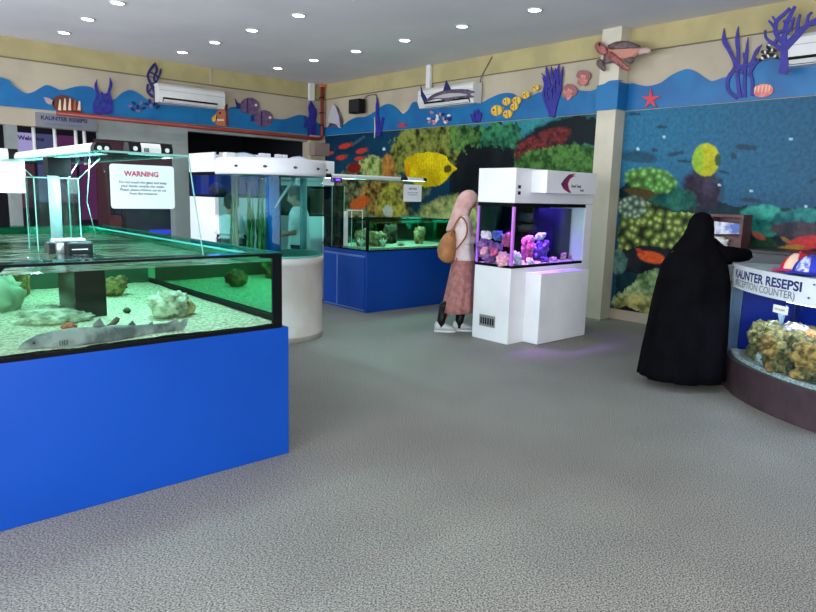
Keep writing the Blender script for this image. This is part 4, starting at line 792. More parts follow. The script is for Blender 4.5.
def aircon(P, px0, px1, ytop, label, depth_=.2):
    left = P == PL
    a, c = (aty(px0, ytop, WY-.12), aty(px1, ytop, WY-.12)) if left else (atx(px0, ytop, WX-.12), atx(px1, ytop, WX-.12))
    z1, z0 = 3.375, 3.06
    ctr = (a+c)/2; T = thing('air_conditioner', label, 'air conditioner', (ctr[0], ctr[1], z0))
    prof = [(.001, z0), (.001, z1), (.16, z1), (.2, z1-.04), (.205, z0+.09), (.16, z0)]
    def P3(u, d, z): return (u, WY-.031-d, z) if left else (WX-.031-d, u, z)
    u0, u1 = (a[0], c[0]) if left else (c[1], a[1])
    b = one(M_offw); b.loft([[P3(u, d, z) for d, z in prof] for u in (u0, u1)], True, False); b.build('casing', T)
    b = one(M_black); m0, m1 = u0+(u1-u0)*.06, u1-(u1-u0)*.12
    v = [P3(u, d, z) for u in (m0, m1) for d, z in ((.207, z0+.085), (.17, z0+.008), (.165, z0+.012), (.2, z0+.085))]; b.loft([v[:4], v[4:]], True, False); O_ = b.build('air_outlet', T)
    b = one(M_offw); v = [P3(u, d, z) for u in (m0+.01, m1-.01) for d, z in ((.215, z0+.05), (.185, z0+.012), (.18, z0+.016), (.21, z0+.054))]; b.loft([v[:4], v[4:]], True, False); b.build('flap', O_)
    b = one(mat('ac_shadow_line', (150, 150, 150), .5)); v = [P3(u, d, z) for u in (u0+.01, u1-.01) for d, z in ((.2045, z0+.2), (.2055, z0+.2), (.2055, z0+.206), (.2045, z0+.206))]; b.loft([v[:4], v[4:]], True, False); b.build('panel_line', T)
    return T
aircon(PL, 156, 222, 84, 'white air conditioner on the left wall above the wave border')
aircon(PR, 423, 478, 88, 'white air conditioner on the right wall with a dark dolphin cut-out over it')
aircon(PR, 789, 840, 36, 'white air conditioner at the right edge of the photo, behind the big blue coral cut-out')
struct(box('trim_4', M_cream, None, 5.63, 5.67, WY-.03, WY-.021, 3.5, ZC-.001))
b = one(M_offw); q = atx(427.5, 80, 8.0); b.box(8.0, WX-.031, q[1]-.05, q[1]+.05, 3.38, ZC-.001, bev=.01); tag(b.build('cable_duct', None, (8.0, q[1], 3.38)), 'white vertical duct above the air conditioner with the dolphin', 'duct')
b = one(mat('grey_cable', (110, 96, 84), .6)); pts = [atx(492, 57, 8.06), atx(486, 68, 8.06), atx(481, 78, 8.06), atx(480, 90, 8.06), atx(480, 101, 8.05)]; b.tube(subdiv(pts, 4), .008, 6); tag(b.build('cable', None, pts[-1]), 'thin dark cable curving down the right wall beside the dolphin air conditioner', 'cable')
# right wall ---------------------------------------------------------
D2 = .18
b = MB(); dl = mat('dolphin_grey', (96, 84, 104), .45, col2=(66, 58, 78), scale=10)
PA = WX-.245
def shr(b, pts, X, m, t=.012, sm=2): b.use(m); b.prism([atx(x, y, X) for x, y in (subdiv(list(pts)+[pts[0]], sm)[:-1] if sm else pts)], (1, 0, 0), t)
shr(b, [(424, 103), (428, 98), (436, 93), (446, 90), (458, 89), (468, 89.5), (475, 92), (470, 94), (474, 97), (466, 98), (455, 98), (448, 102), (440, 99), (432, 100)], PA, dl)
shr(b, [(443, 91), (446, 80), (449, 86), (451, 90)], PA, M_indigo2, .011, 0); shr(b, [(424, 103), (421, 96), (420.5, 85), (422.5, 92), (427, 99)], PA, M_indigo2, .011, 0)
shr(b, [(432, 98), (444, 94), (458, 93), (468, 95), (456, 96.5), (444, 98)], PA-.003, mat('dolphin_belly', (180, 176, 180), .5), .002)
tag(b.build('dolphin_cutout', None, atx(446, 104, PA)), 'grey dolphin cut-out across the front of the middle air conditioner', 'wall decoration')
b = MB(); R = random.Random(2)
for k in range(26):
    x, y = 425+R.random()*26, 112+R.random()*13
    if (x-437)**2/170+(y-118)**2/42 > 1: continue
    shp(b, elp(x, y, 1.9, 1.2, R.uniform(0, 180), 8), PR, (M_indigo2, mat('pebble_rose', (190, 130, 150), .5), M_whitec)[k % 3], .008+.0006*k, .0006*k)
dec(b, 'fish_shoal_cutout', 'round shoal of tiny pink and white fish under the dolphin air conditioner', 'wall decoration', PR, 437, 125)
b = MB(); fronds(b, PR, M_indigo, [([(476, 122), (476, 116), (474, 110)], 3.5, 2), ([(474, 122), (472, 117), (471, 114)], 3, 2), ([(478, 122), (480, 116), (480, 112)], 3, 2), ([(476, 121), (477, 114), (478, 109)], 3, 1.5)]); shp(b, elp(476, 118, 4.5, 4.5), PR, M_indigo, .01)
dec(b, 'coral_cutout', 'small blue bushy coral cut-out between the dolphin and the yellow fish', 'wall decoration', PR, 476, 122)
yl = mat('fish_yellow', (230, 186, 70), .5, col2=(216, 150, 50), scale=14); yg = mat('fish_green', (120, 150, 70), .5)
for k, (x, y, r, lab) in enumerate(((496.5, 110.5, 6, 'largest yellow round fish cut-out, lowest left of the yellow shoal'), (506.5, 101.5, 4.4, 'yellow fish cut-out above the largest one of the yellow shoal'), (507.5, 114, 4.8, 'yellow fish cut-out at the bottom of the yellow shoal, right of the largest'), (516.5, 100.5, 4.4, 'yellow fish cut-out highest in the tight part of the yellow shoal'), (514, 107, 4, 'yellow fish cut-out in the middle right of the yellow shoal'), (525.5, 95, 4, 'yellow fish cut-out where the shoal starts to trail off to the right'), (535.5, 88, 3.4, 'smallest yellow fish cut-out, furthest right and highest of the shoal'))):
    b = MB(); shp(b, elp(x, y, r, r*.88, -25), PR, yl, .012, .0014*k); shp(b, [(x+r*.75, y-r*.2), (x+r*1.25, y-r*.8), (x+r*1.2, y+.2)], PR, yg, .01, .0014*k); shp(b, elp(x-r*.5, y-.5, r*.16, r*.16, 0, 8), PR, M_black, .004, .004+.0014*k); shp(b, [(x-r*.1, y-r*.8), (x+r*.1, y-r*.8), (x+r*.25, y+r*.8), (x+r*.05, y+r*.8)], PR, yg, .003, .0035+.0014*k)
    dec(b, 'fish_cutout', lab, 'wall decoration', PR, x, y+r)
b = MB(); fronds(b, PR, M_indigo, [([(551, 117), (549, 104), (546, 95), (547, 82), (541, 73)], 4, 1.4), ([(552, 117), (551, 100), (550, 88), (547, 74), (546, 66)], 4, 1.4), ([(551, 117), (554, 103), (554, 88), (552, 76), (551, 66)], 4, 1.4), ([(552, 117), (556, 100), (558, 87), (557, 74), (559, 64)], 4, 1.4), ([(551, 116), (546, 104), (543, 94), (545, 84), (542, 77)], 3, 1.4), ([(553, 116), (556, 103), (560, 90), (561, 76), (563, 66)], 3, 1.2), ([(549, 92), (555, 80), (555, 68)], 2.5, 1.2)])
dec(b, 'seaweed_cutout', 'tall violet-blue seaweed cut-out between the yellow fish and the jellyfish', 'wall decoration', PR, 551, 117)
jl = mat('jellyfish_rose', (206, 130, 116), .5, col2=(150, 92, 96), scale=10); jd = mat('jellyfish_cap', (150, 96, 100), .5)
for (cx, cy, a, lab) in ((569, 92, 35, 'pink jellyfish cut-out, lower left of the pair'), (583, 78, 8, 'pink jellyfish cut-out, upper right of the pair')):
    b = MB(); ca, sa = math.cos(math.radians(a)), math.sin(math.radians(a)); tr = lambda pts: [(cx+x*ca-y*sa, cy+x*sa+y*ca) for x, y in pts]
    shp(b, tr([(-7, -1), (-6, -6), (0, -8), (6, -6), (7, -1), (5, 1), (-5, 1)]), PR, jd, .014, sm=2); shp(b, tr([(-5, 0), (5, 0), (5.5, 5), (3, 8), (1, 6), (-2, 8.5), (-5, 6)]), PR, jl, .012, -.001); shp(b, tr([(-3, -3), (3, -3), (2, 2), (-2, 2)]), PR, jl, .004, .004)
    dec(b, 'jellyfish_cutout', lab, 'wall decoration', PR, cx, cy+8)
# turtle, in relief in front of the column
TXP = 7.78
T = thing('turtle_cutout', 'brown sea turtle cut-out swimming left, where the column meets the wave border', 'wall decoration', tuple(atx(622, 68, TXP)))
def relief(name, pts, m, t=.02, X=TXP, sm=2, bul=0):
    b = one(m); P = subdiv(list(pts)+[pts[0]], sm)[:-1]; c = np.mean(np.array(P), 0)
    r0 = [atx(x, y, X+t) for x, y in P]; r1 = [atx(x, y, X) for x, y in P]; r2 = [atx(c[0]+(x-c[0])*.6, c[1]+(y-c[1])*.6, X-t*1.2) for x, y in P]
    b.loft([r0, r1, r2], True, True); return b.build(name, T)
ts = mat('turtle_skin', (120, 62, 62), .5, col2=(170, 104, 96), scale=22); tsh = mat('turtle_shell', (74, 62, 66), .45, col2=(110, 90, 88), scale=20); tb = mat('turtle_plastron', (190, 130, 112), .5)
relief('shell', [(608, 45), (616, 41.5), (628, 41), (637, 44), (641, 47), (630, 49), (616, 50), (609, 49)], tsh, .03)
relief('body', [(607, 49), (616, 46), (630, 46.5), (641, 47), (639, 53), (633, 58), (622, 60), (611, 60), (606, 56)], tb, .022, TXP+.01)
relief('head', [(594.5, 47), (596, 43), (600, 41.5), (604, 45), (608, 49), (607, 55), (602, 55), (597, 52)], ts, .022)
relief('flipper', [(608, 51), (614, 53), (620, 59), (627, 65), (631, 69), (628, 71), (621, 68), (613, 62), (608, 57)], ts, .018, TXP-.03)
relief('flipper', [(597, 60), (601, 59), (604, 64), (606, 69), (604, 71.5), (599, 68), (596, 64)], tsh, .016)
relief('flipper', [(604, 55), (612, 58), (614, 62), (605, 64), (603, 60)], tsh, .012, TXP+.02)
relief('flipper', [(625, 58), (633, 57), (634, 61), (630, 64), (625, 61)], tsh, .014)
relief('flipper', [(638, 49), (646, 47), (651, 49), (650, 53), (643, 54), (638, 55)], mat('turtle_pale', (190, 160, 150), .5), .014)
b = one(M_black); b.ball(atx(599.5, 44.5, TXP-.025), .018, 2); b.build('eye', T)
b = MB(); st = mat('starfish_red', (206, 60, 70), .5); pts = []
for k, (x, y) in enumerate(((651, 88), (661, 96), (657, 108), (645, 108), (641, 96))):
    pts.append((x, y)); a, c = (x, y), ((651, 88), (661, 96), (657, 108), (645, 108), (641, 96))[(k+1) % 5]; mx_, my_ = (a[0]+c[0])/2, (a[1]+c[1])/2; pts.append((650+(mx_-650)*.35, 99+(my_-99)*.4))
shp(b, pts, PR, st); dec(b, 'starfish_cutout', 'red starfish cut-out on the wave border beside the column', 'wall decoration', PR, 650, 108)
b = MB(); fronds(b, PR, M_indigo, [([(737, 98), (728, 90), (728, 78), (735, 66), (729, 50), (724, 40), (724, 28)], 4, 3.2), ([(740, 98), (738, 86), (737, 72), (738, 55), (737, 40), (738, 26)], 4, 2.4), ([(744, 97), (744, 84), (745, 70), (746, 55), (748, 37)], 4, 1.6), ([(752, 96), (752, 82), (750, 70), (753, 58), (757, 50), (762, 44)], 3.5, 1.6), ([(741, 74), (744, 62), (743, 52)], 3, 1), ([(748, 76), (755, 64), (763, 58)], 3.4, 1.4), ([(735, 70), (742, 66), (750, 64), (757, 58)], 5, 2)])
dec(b, 'seaweed_cutout', 'large dark blue seaweed cut-out on the right wall, left of the big coral', 'wall decoration', PR, 740, 98)
T = thing('coral_cutout', 'big branching blue coral cut-out overlapping the air conditioner at the right edge', 'wall decoration', tuple(atx(784, 72, PA)))
b = MB()
def fr(b, X, m, lines):
    for k, (pts, w0, w1) in enumerate(lines):
        c = subdiv(pts, 4); n = len(c); L_, R_ = [], []
        for i, q in enumerate(c):
            d = np.array(c[min(i+1, n-1)])-np.array(c[max(i-1, 0)]); d = d/(np.linalg.norm(d)+1e-9); n_ = np.array((-d[1], d[0])); w = w0+(w1-w0)*i/(n-1)
            L_.append(np.array(q)+n_*w/2); R_.append(np.array(q)-n_*w/2)
        shr(b, L_+R_[::-1], X-.001*k, m, .012+.001*k, 0)
fr(b, PA, M_indigo, [([(783, 74), (784, 60), (784, 46), (784, 36), (787, 22), (795, 6)], 9, 3), ([(784, 44), (776, 34), (776, 22), (784, 14), (790, 8)], 5, 3), ([(782, 50), (774, 44), (766, 38), (765, 30)], 5, 2), ([(784, 48), (796, 36), (806, 26), (818, 18)], 8, 3), ([(796, 36), (798, 22), (800, 14)], 4, 2), ([(776, 30), (770, 22), (768, 21)], 3, 2), ([(776, 22), (772, 16)], 3, 1.5), ([(806, 26), (808, 16), (812, 12)], 3, 2), ([(786, 34), (791, 26), (794, 17)], 3, 2), ([(776, 34), (784, 30), (792, 30)], 3, 3), ([(774, 44), (778, 38), (786, 40)], 3, 3), ([(783, 22), (788, 20), (793, 22)], 3, 3), ([(810, 22), (820, 26)], 3, 2)])
b.build('fan', T); b = MB(); shr(b, [(778, 70), (786, 64), (790, 71), (784, 73)], PA+.002, M_indigo, .012, 0); b.build('foot', T)
T2 = thing('fish_shoal_cutout', 'black and white striped fish cut-outs at the foot of the big blue coral', 'wall decoration', tuple(atx(770, 60, PR-.05)))
for k, (x, y, a) in enumerate(((768, 56, -30), (772, 50, 10), (762, 58, -50), (775, 56, 40), (769, 45, -60), (765, 52, 0))):
    b = MB(); shr(b, elp(x, y, 4.5, 2.2, a, 12), PR-.05-.003*k, M_black, .003, 0); shr(b, elp(x, y, 1.2, 1.9, a, 8), PR-.052-.003*k, M_whitec, .002, 0); b.build('fish', T2)
b = MB(); pk = mat('shell_pink', (226, 136, 120), .5, col2=(200, 100, 100), scale=12); shp(b, elp(763, 90.5, 10.5, 6.5, -8), PR, pk); [shp(b, elp(755+k*3.6, 89.5-.4*k, .6, 4, 10, 8), PR, cr, .002, .002) for k in range(5)]
dec(b, 'shell_cutout', 'pink scallop shell cut-out under the big blue seaweed', 'wall decoration', PR, 763, 97)
b = MB(); fl = mat('dolphin_pale', (190, 190, 196), .5)
shp(b, [(333, 104), (338, 110), (341, 119), (341, 128), (338, 127), (335, 124), (329, 122), (328, 120), (330, 112)], PR, fl, sm=2); shp(b, [(334, 103), (338.5, 110), (342, 120), (342, 128), (340, 127), (339, 117), (336.5, 109)], PR, dl, .003, .003); shp(b, [(326, 129), (330, 123), (336, 124), (338, 127), (331, 126.5)], PR, dl, .01)
dec(b, 'dolphin_cutout', 'small pale leaping dolphin cut-out next to the red pipe', 'wall decoration', PR, 335, 128)
b = MB(); fronds(b, PR, M_indigo, [([(378, 136), (378, 125), (377, 112), (377, 97)], 5, 1), ([(380, 132), (382, 122), (383, 117)], 3, 1.5)])
dec(b, 'seaweed_cutout', 'thin violet seaweed cut-out right of the black loudspeaker', 'wall decoration', PR, 378, 136)
b = one(M_whitec); pts = [atx(374.5, 117, 8.04), atx(375, 128, 8.04), atx(374.5, 138, 8.04)]; b.tube(pts, .011, 6); tag(b.build('cable', None, pts[-1]), 'short white hanging cord beside the thin violet seaweed cut-out', 'cable')
b = MB(); cr_ = mat('crab_red', (170, 70, 90), .5); shp(b, elp(402, 125, 3, 2.6), PR, cr_)
for s in (-1, 1):
    for k in range(3): shp(b, [(402+s*2, 123.5+k*1.4), (402+s*4.6, 121+k*2.6), (402+s*4.2, 122+k*2.6), (402+s*2, 124.4+k*1.4)], PR, cr_, .008)
dec(b, 'crab_cutout', 'tiny red crab cut-out on the wave border right of the loudspeaker', 'wall decoration', PR, 402, 129)
T = thing('speaker', 'small black loudspeaker high on the right wall', 'loudspeaker', (8.0, 10.45, 3.12))
b = one(M_black); b.box(7.87, 8.03, 10.3, 10.63, 3.11, 3.37, bev=.015); b.build('cabinet', T); b = one(mat('speaker_grille', (26, 26, 30), .8)); b.box(7.862, 7.869, 10.32, 10.61, 3.13, 3.35, bev=.002); b.build('grille', T); box('bracket', M_black, T, 8.031, 8.095, 10.44, 10.5, 3.2, 3.28)
pts = [atx(364, 99, 8.05), atx(368, 95.5, 8.06), atx(376, 95, 8.07), atx(376.5, 100, 8.06)]; b = one(M_black); b.tube(subdiv(pts, 4), .006, 6); b.build('cable', T)
# left-wall next room: posters, hanging rods, hanging sign
b = one(mat('sign_board_grey', (120, 124, 132), .5)); b.box(2.73, 3.64, WY-.03, WY-.001, 2.50, 2.72)
T = thing('hanging_sign', 'grey counter sign with dark blue lettering over the opening at the far left', 'sign', (3.2, WY-.03, 2.5)); B_ = b.build('board', T)
text('lettering', 'KAUNTER RESEPSI', mat('sign_navy', (30, 34, 90), .5), B_, (2.80, WY-.032, 2.615), (1, 0, 0), (0, 0, 1), .085, .003)
text('lettering', '(RECEPTION COUNTER)', mat('sign_slate', (90, 100, 130), .5), B_, (2.86, WY-.032, 2.535), (1, 0, 0), (0, 0, 1), .05, .0006)
def bar(px, z1): q = aty(px, 140, WY+.1); b = one(M_offw); b.lathe([(.028, 1.95), (.028, z1)], (q[0], WY+.1, 0), 12, True); return b.build('hanging_rod', None, (q[0], WY+.1, 1.95)), q
for px, lab in ((34, 'white hanging rod, first to the right of the lilac poster'), (55, 'white hanging rod between the grey-blue and the pink-violet posters'), (76, 'white hanging rod right of the pink-violet poster'), (84.5, 'thinner looking white hanging rod, last before the maroon board')):
    o_, q = bar(px, 2.497); tag(o_, lab, 'rod', 'hanging rods')
def poster(x0, x1, z0, z1, m, label, extra=None):
    T = thing('poster', label, 'poster', ((x0+x1)/2, 13.0, z0)); box('sheet', m, T, x0, x1, 13.0, 13.012, z0, z1)
    if extra: extra(T)
    return T
e1 = emis('lit_lilac', (176, 168, 226), .75); e2 = emis('lit_slate', (96, 100, 150), .5); e3 = emis('lit_plum', (110, 60, 110), .5)
def X13(px): return float(aty(px, 140, 13.0)[0])
poster(X13(15), X13(32.5), 2.08, 2.47, e1, 'backlit lilac panel with dark script, far left in the next room', lambda T: (text('lettering', 'Welcome', M_ink, T, (X13(18), 12.998, 2.35), (1, 0, 0), (0, 0, 1), .1, .004)))
poster(X13(15), X13(32.5), 1.2, 2.07, mat('maroon_panel', (90, 36, 60), .6), 'maroon panel directly under the backlit lilac panel')
poster(X13(36), X13(54), 1.3, 2.47, e2, 'dim grey-blue backlit panel between two white rods in the next room')
poster(X13(57), X13(75), 1.3, 2.47, e3, 'dim pink-violet backlit panel between two white rods in the next room', lambda T: one(emis('lit_pink', (190, 150, 200), .7)).prism([(X13(58), 12.998, 2.25), (X13(66), 12.998, 2.2), (X13(67), 12.998, 2.14), (X13(58), 12.998, 2.12)], (0, 1, 0), .001).build('print', T))
poster(X13(78), X13(100), 1.0, 2.3, e3, 'plum lit panel beside the maroon board in the next room')
b = one(M_maroon); b.box(3.60, 4.905, WY+.05, WY+.12, 1.9, 2.378); b.box(3.62, 3.80, WY+.05, WY+.12, .9, 1.899)
tag(b.build('maroon_board', None, (4.2, WY+.05, .9)), 'dark maroon header board across the opening behind the warning notice', 'board')
T = thing('aquarium', 'dark aquarium with a blue lit floor in the next room, under the warning notice', 'aquarium', (4.3, 12.3, 0))
q0, q1 = float(aty(127, 230, 12.3)[0]), float(aty(177, 230, 12.3)[0]); 
box('cabinet', M_maroon, T, q0-.1, q1, 12.3, 12.9, 0, .72); box('water', mat('deep_water', (20, 40, 60), .1, col2=(30, 60, 60), scale=5), T, q0, q1, 12.31, 12.9, .72, 1.5)
b = one(emis('blue_glow', (50, 70, 230), .9)); b.box(q0+.4, q1-.02, 12.30, 12.308, .76, .84); b.build('lit_floor', T)
T = thing('red_box', 'dark red box beside the dark aquarium in the next room', 'box', (3.9, 12.2, 0)); q = float(aty(114, 220, 12.2)[0]); box('carton', mat('carton_red', (96, 22, 26), .6), T, q, q0-.12, 12.2, 12.5, 0, 1.1)
arealight('next_room_lamp', (3.6, 13.2, 3.6), .6, 14, (200, 190, 255))
# ceiling downlights
M_ring = mat('downlight_ring', (206, 208, 212), .4); M_lamp = emis('downlight_diode', (244, 250, 255), 14); M_lampc = emis('downlight_cyan', (170, 235, 255), 6)
LP = [(2.945, 10.86, 'white downlight furthest left, third row from the camera'), (2.945, 9.76, 'white downlight in the left row, second from the far wall'), (2.955, 8.64, 'white downlight in the left row, touching the top edge of the photo'),
      (4.70, 10.85, 'white downlight above the air conditioner, furthest of the middle row'), (4.73, 9.75, 'white downlight in the middle row, second from the far wall'), (4.74, 8.64, 'white downlight in the middle row, third from the far wall'), (4.76, 7.49, 'white downlight in the middle row, fourth from the far wall near the top edge'), (4.76, 6.36, 'white downlight of the middle row cut by the top edge of the photo'),
      (6.46, 10.85, 'white downlight nearest the corner with the red pipe'), (6.48, 9.73, 'white downlight in the right row, second from the corner'), (6.52, 8.62, 'white downlight in the right row, third from the corner'), (6.54, 7.5, 'white downlight in the right row, fourth from the corner'), (6.52, 6.35, 'blue tinted downlight in the right row'), (6.53, 5.19, 'white downlight nearest the camera in the right row, by the violet tint of the ceiling')]
for k, (x, y, lab) in enumerate(LP):
    T = thing('ceiling_downlight', lab, 'ceiling light', (x, y, ZC), 'recessed ceiling downlights'); cy = 'blue' in lab
    b = one(M_ring); b.lathe([(.075, -.012), (.088, -.012), (.094, -.001), (.075, -.001)], (x, y, ZC), 28, True, False); b.build('ring', T)
    b = one(M_lampc if cy else M_lamp); b.lathe([(.074, -.007), (.074, -.002)], (x, y, ZC), 24); b.build('diffuser', T)
    l = bpy.data.lights.new('downlight', 'SPOT'); l.energy = 26; l.spot_size = 2.3; l.spot_blend = .9; l.shadow_soft_size = .07; l.color = (.75, .95, 1) if cy else (.95, .98, 1)
    o = bpy.data.objects.new('downlight', l); COL.objects.link(o); o.parent = T; o.location = (0, 0, -.02)
# ================================================================= reception counter
CC = np.array((6.9, .9)); R0 = 1.76
def arc(r, a0, a1, n): return [(CC[0]+r*math.cos(a), CC[1]+r*math.sin(a)) for a in [math.radians(a0+(a1-a0)*k/n) for k in range(n+1)]]
A0, A1 = 119.8, 232
def ringseg(b, ri, ro, a0, a1, z0, z1, n=48, smooth=False):
    o_, i_ = arc(ro, a0, a1, n), arc(ri, a0, a1, n)
    rings = [[(*i_[k], z0), (*o_[k], z0), (*o_[k], z1), (*i_[k], z1)] for k in range(n+1)]
    return b.loft(rings, True, False)
T = thing('reception_counter', 'curved reception counter with a built-in blue backed aquarium', 'counter', (CC[0]-1.2, CC[1]+1.0, 0)); RC = T
ringseg(one(mat('dark_wood_plinth', (66, 52, 58), .4, col2=(50, 38, 42), scale=9, lo=.3, hi=.7)), 1.1, R0, A0, A1, 0, .29).build('plinth', T)
M_desk = mat('desk_white', (206, 214, 214), .3, col2=(196, 204, 206), scale=2)
ringseg(one(M_desk), 1.0, R0+.0, A0-1.5, A1, .905, 1.09).build('desk_top', T)
ringseg(one(mat('tank_back_blue', (3, 26, 108), .5, spec=.2)), 1.20, 1.24, A0+.6, A1, .291, .904).build('blue_back', T)
ringseg(one(M_sand), 1.25, 1.72, A0+1, A1, .2905, .325).build('sand_bed', T)['kind'] = 'stuff'
ringseg(one(glass('counter_glass', (232, 242, 250), .15)), 1.735, 1.745, A0+.6, A1, .291, .904).build('front_glass', T)
ringseg(one(MATS['tank_back_blue']), 1.25, 1.655, A0-.6, A0+.55, .291, .904, 3).build('end_panel', T)
ringseg(one(mat('end_pillar', (70, 86, 104), .3)), 1.66, 1.755, A0-.6, A0+.55, .291, .904, 3).build('end_post', T)
b = one(emis('counter_tube', (240, 248, 255), 7)); ringseg(b, 1.715, 1.728, 150, 200, .882, .9, 24); b.build('light_strip', T)
for a in (137, 150, 164, 178): q = arc(1.6, a, a, 1)[0]; arealight('counter_light', (q[0], q[1], .87), .3, 3.2, (225, 238, 255), T, sy=.12)
# the counter sign, curved with the counter
T = thing('counter_sign', 'long white sign reading KAUNTER RESEPSI along the front edge of the reception counter', 'sign', (CC[0]+1.765*math.cos(math.radians(140)), CC[1]+1.765*math.sin(math.radians(140)), .9))
B_ = ringseg(one(mat('sign_white', (212, 222, 226), .4)), R0+.001, R0+.007, A0-.9, 163, .895, 1.085, 24).build('sign_board', T)
def bend(off, zb, r=R0+.0085): return lambda x, y, z: (CC[0]+r*math.cos(math.radians(A0+off)+x/r), CC[1]+r*math.sin(math.radians(A0+off)+x/r), zb+y)
text('lettering', 'KAUNTER RESEPSI', mat('sign_navy2', (36, 44, 140), .5), B_, None, (1, 0, 0), (0, 0, 1), .098, .003, bend=bend(5.7, .985), sx=1.17)
text('lettering', '(RECEPTION COUNTER)', mat('sign_grey_ink', (120, 134, 150), .5), B_, None, (1, 0, 0), (0, 0, 1), .078, .0008, bend=bend(6.4, .918), sx=1.0)
for a, z in ((A0+2.0, .93), (157.5, .95), (A0+2.4, 1.06), (158.5, 1.05)):
    b = one(mat('sign_navy3', (70, 80, 130), .5)); q = (CC[0]+(R0+.009)*math.cos(math.radians(a)), CC[1]+(R0+.009)*math.sin(math.radians(a)), z); b.ball(q, (.01, .01, .008), 2); b.build('rivet', T)
# small label stuck on the tank glass
a0, a1 = 146.5, 151.5
T = thing('price_label', 'small white label stuck on the counter aquarium glass under the sign', 'label', (CC[0]+1.75*math.cos(math.radians(149)), CC[1]+1.75*math.sin(math.radians(149)), .8))
ringseg(one(M_paper), 1.7455, 1.747, a0, a1, .79, .85, 6).build('sheet', T)
text('lettering', 'NO FLASH', M_ink, T, None, (1, 0, 0), (0, 0, 1), .022, .0003, bend=lambda x, y, z: (CC[0]+1.748*math.cos(math.radians(a0+.6)+x/1.748), CC[1]+1.748*math.sin(math.radians(a0+.6)+x/1.748), .812+y))
# rocks in the counter aquarium
def cpt(a, r): return CC[0]+r*math.cos(math.radians(a)), CC[1]+r*math.sin(math.radians(a))
for i, (a, r, rx, rz, m_, lab) in enumerate([(133.5, 1.5, .21, .18, M_rocky, 'left shoulder of yellow-brown reef rock in the counter aquarium'), (144, 1.49, .29, .195, M_rocky, 'big yellow-brown reef rock in the middle of the counter aquarium'), (156, 1.49, .29, .19, M_rocky, 'yellow-brown reef rock at the right edge of the photo in the counter aquarium'),
    (139, 1.62, .07, .05, M_rockw, 'small pale yellow stone at the front foot of the counter reef'), (147, 1.62, .08, .07, M_rocky, 'low mossy stone at the front foot of the big counter rock'), (152, 1.62, .07, .06, M_rockd, 'dark stone at the front foot of the right counter rock'), (160, 1.6, .1, .1, M_rockd, 'dark brown stone partly cut by the right edge of the photo')]):
    x, y = cpt(a, r); rock('reef_rock', lab, 'rock', (x, y, .325+rz*.75), (rx, rx*.75, rz), m_, 120+i, lumps=12, amp=.45, base=.325, rnd=.4)
x, y = cpt(141.5, 1.55); q = aty(793, 340, 1.9)
for k, (a, z, m_, lab, s) in enumerate(((134.5, .62, 'w', 'grey-white soft coral on top of the left counter rock', .05), (145, .645, 'k', 'pale pinkish leather coral on the big counter rock', .085), (148.5, .63, 'k', 'second pale pinkish coral lobe beside the leather coral', .06), (142.5, .62, 'v', 'violet edged coral under the pale leather coral', .035))):
    x, y = cpt(a, 1.50); b = one({'w': M_rockw, 'k': mat('leather_coral', (226, 200, 200), .8, col2=(180, 160, 190), scale=20, bump=.5), 'v': CP['v']}[m_])
    for j in range(7): t = j*.9; b.ball((x+math.cos(t)*s*.7, y+math.sin(t)*s*.6, z+.02*math.sin(j*2.1)), (s*.6, s*.55, s*.32), 3, j+k*5, .5, 3)
    b.ball((x, y, z-.02), (s*.8, s*.7, s*.5), 3, 5, .4, 3)
    tag(b.build('coral', None, (x, y, z-s*.5)), lab, 'coral')
x, y = cpt(139, 1.52); b = one(mat('grey_coral', (130, 146, 150), .7))
for k in range(6): a = k*1.1; b.tube([(x, y, .6), (x+.008*math.cos(a), y+.008*math.sin(a), .68), (x+.03*math.cos(a), y+.03*math.sin(a), .73+.015*k)], [.012, .01, .006], 7)
tag(b.build('coral', None, (x, y, .6)), 'grey twiggy coral standing up between the two counter rocks', 'coral')
b = one(mat('orange_coral', (176, 92, 40), .8, col2=(214, 140, 70), scale=30, bump=.8, bscale=50, vor=True)); pp = [cpt(a, 1.56) for a in (152, 155, 158, 162)]
b.tube([(pp[0][0], pp[0][1], .66), (pp[1][0], pp[1][1], .62), (pp[2][0], pp[2][1], .58), (pp[3][0], pp[3][1], .56)], [.035, .06, .06, .05], 14); tag(b.build('coral', None, (pp[1][0], pp[1][1], .56)), 'orange lumpy coral slab leaning on the right counter rock', 'coral')
x, y = cpt(156.5, 1.66); b = one(mat('tang_blue', (16, 30, 110), .4)); b.ball((x, y, .46), (.045, .035, .03), 3); b.prism([(x+.03, y-.06, .46), (x+.035, y-.09, .49), (x+.035, y-.09, .43)], (1, 0, 0), .006)
tag(b.build('fish', None, (x, y, .43)), 'dark blue fish in front of the right counter rock', 'fish')
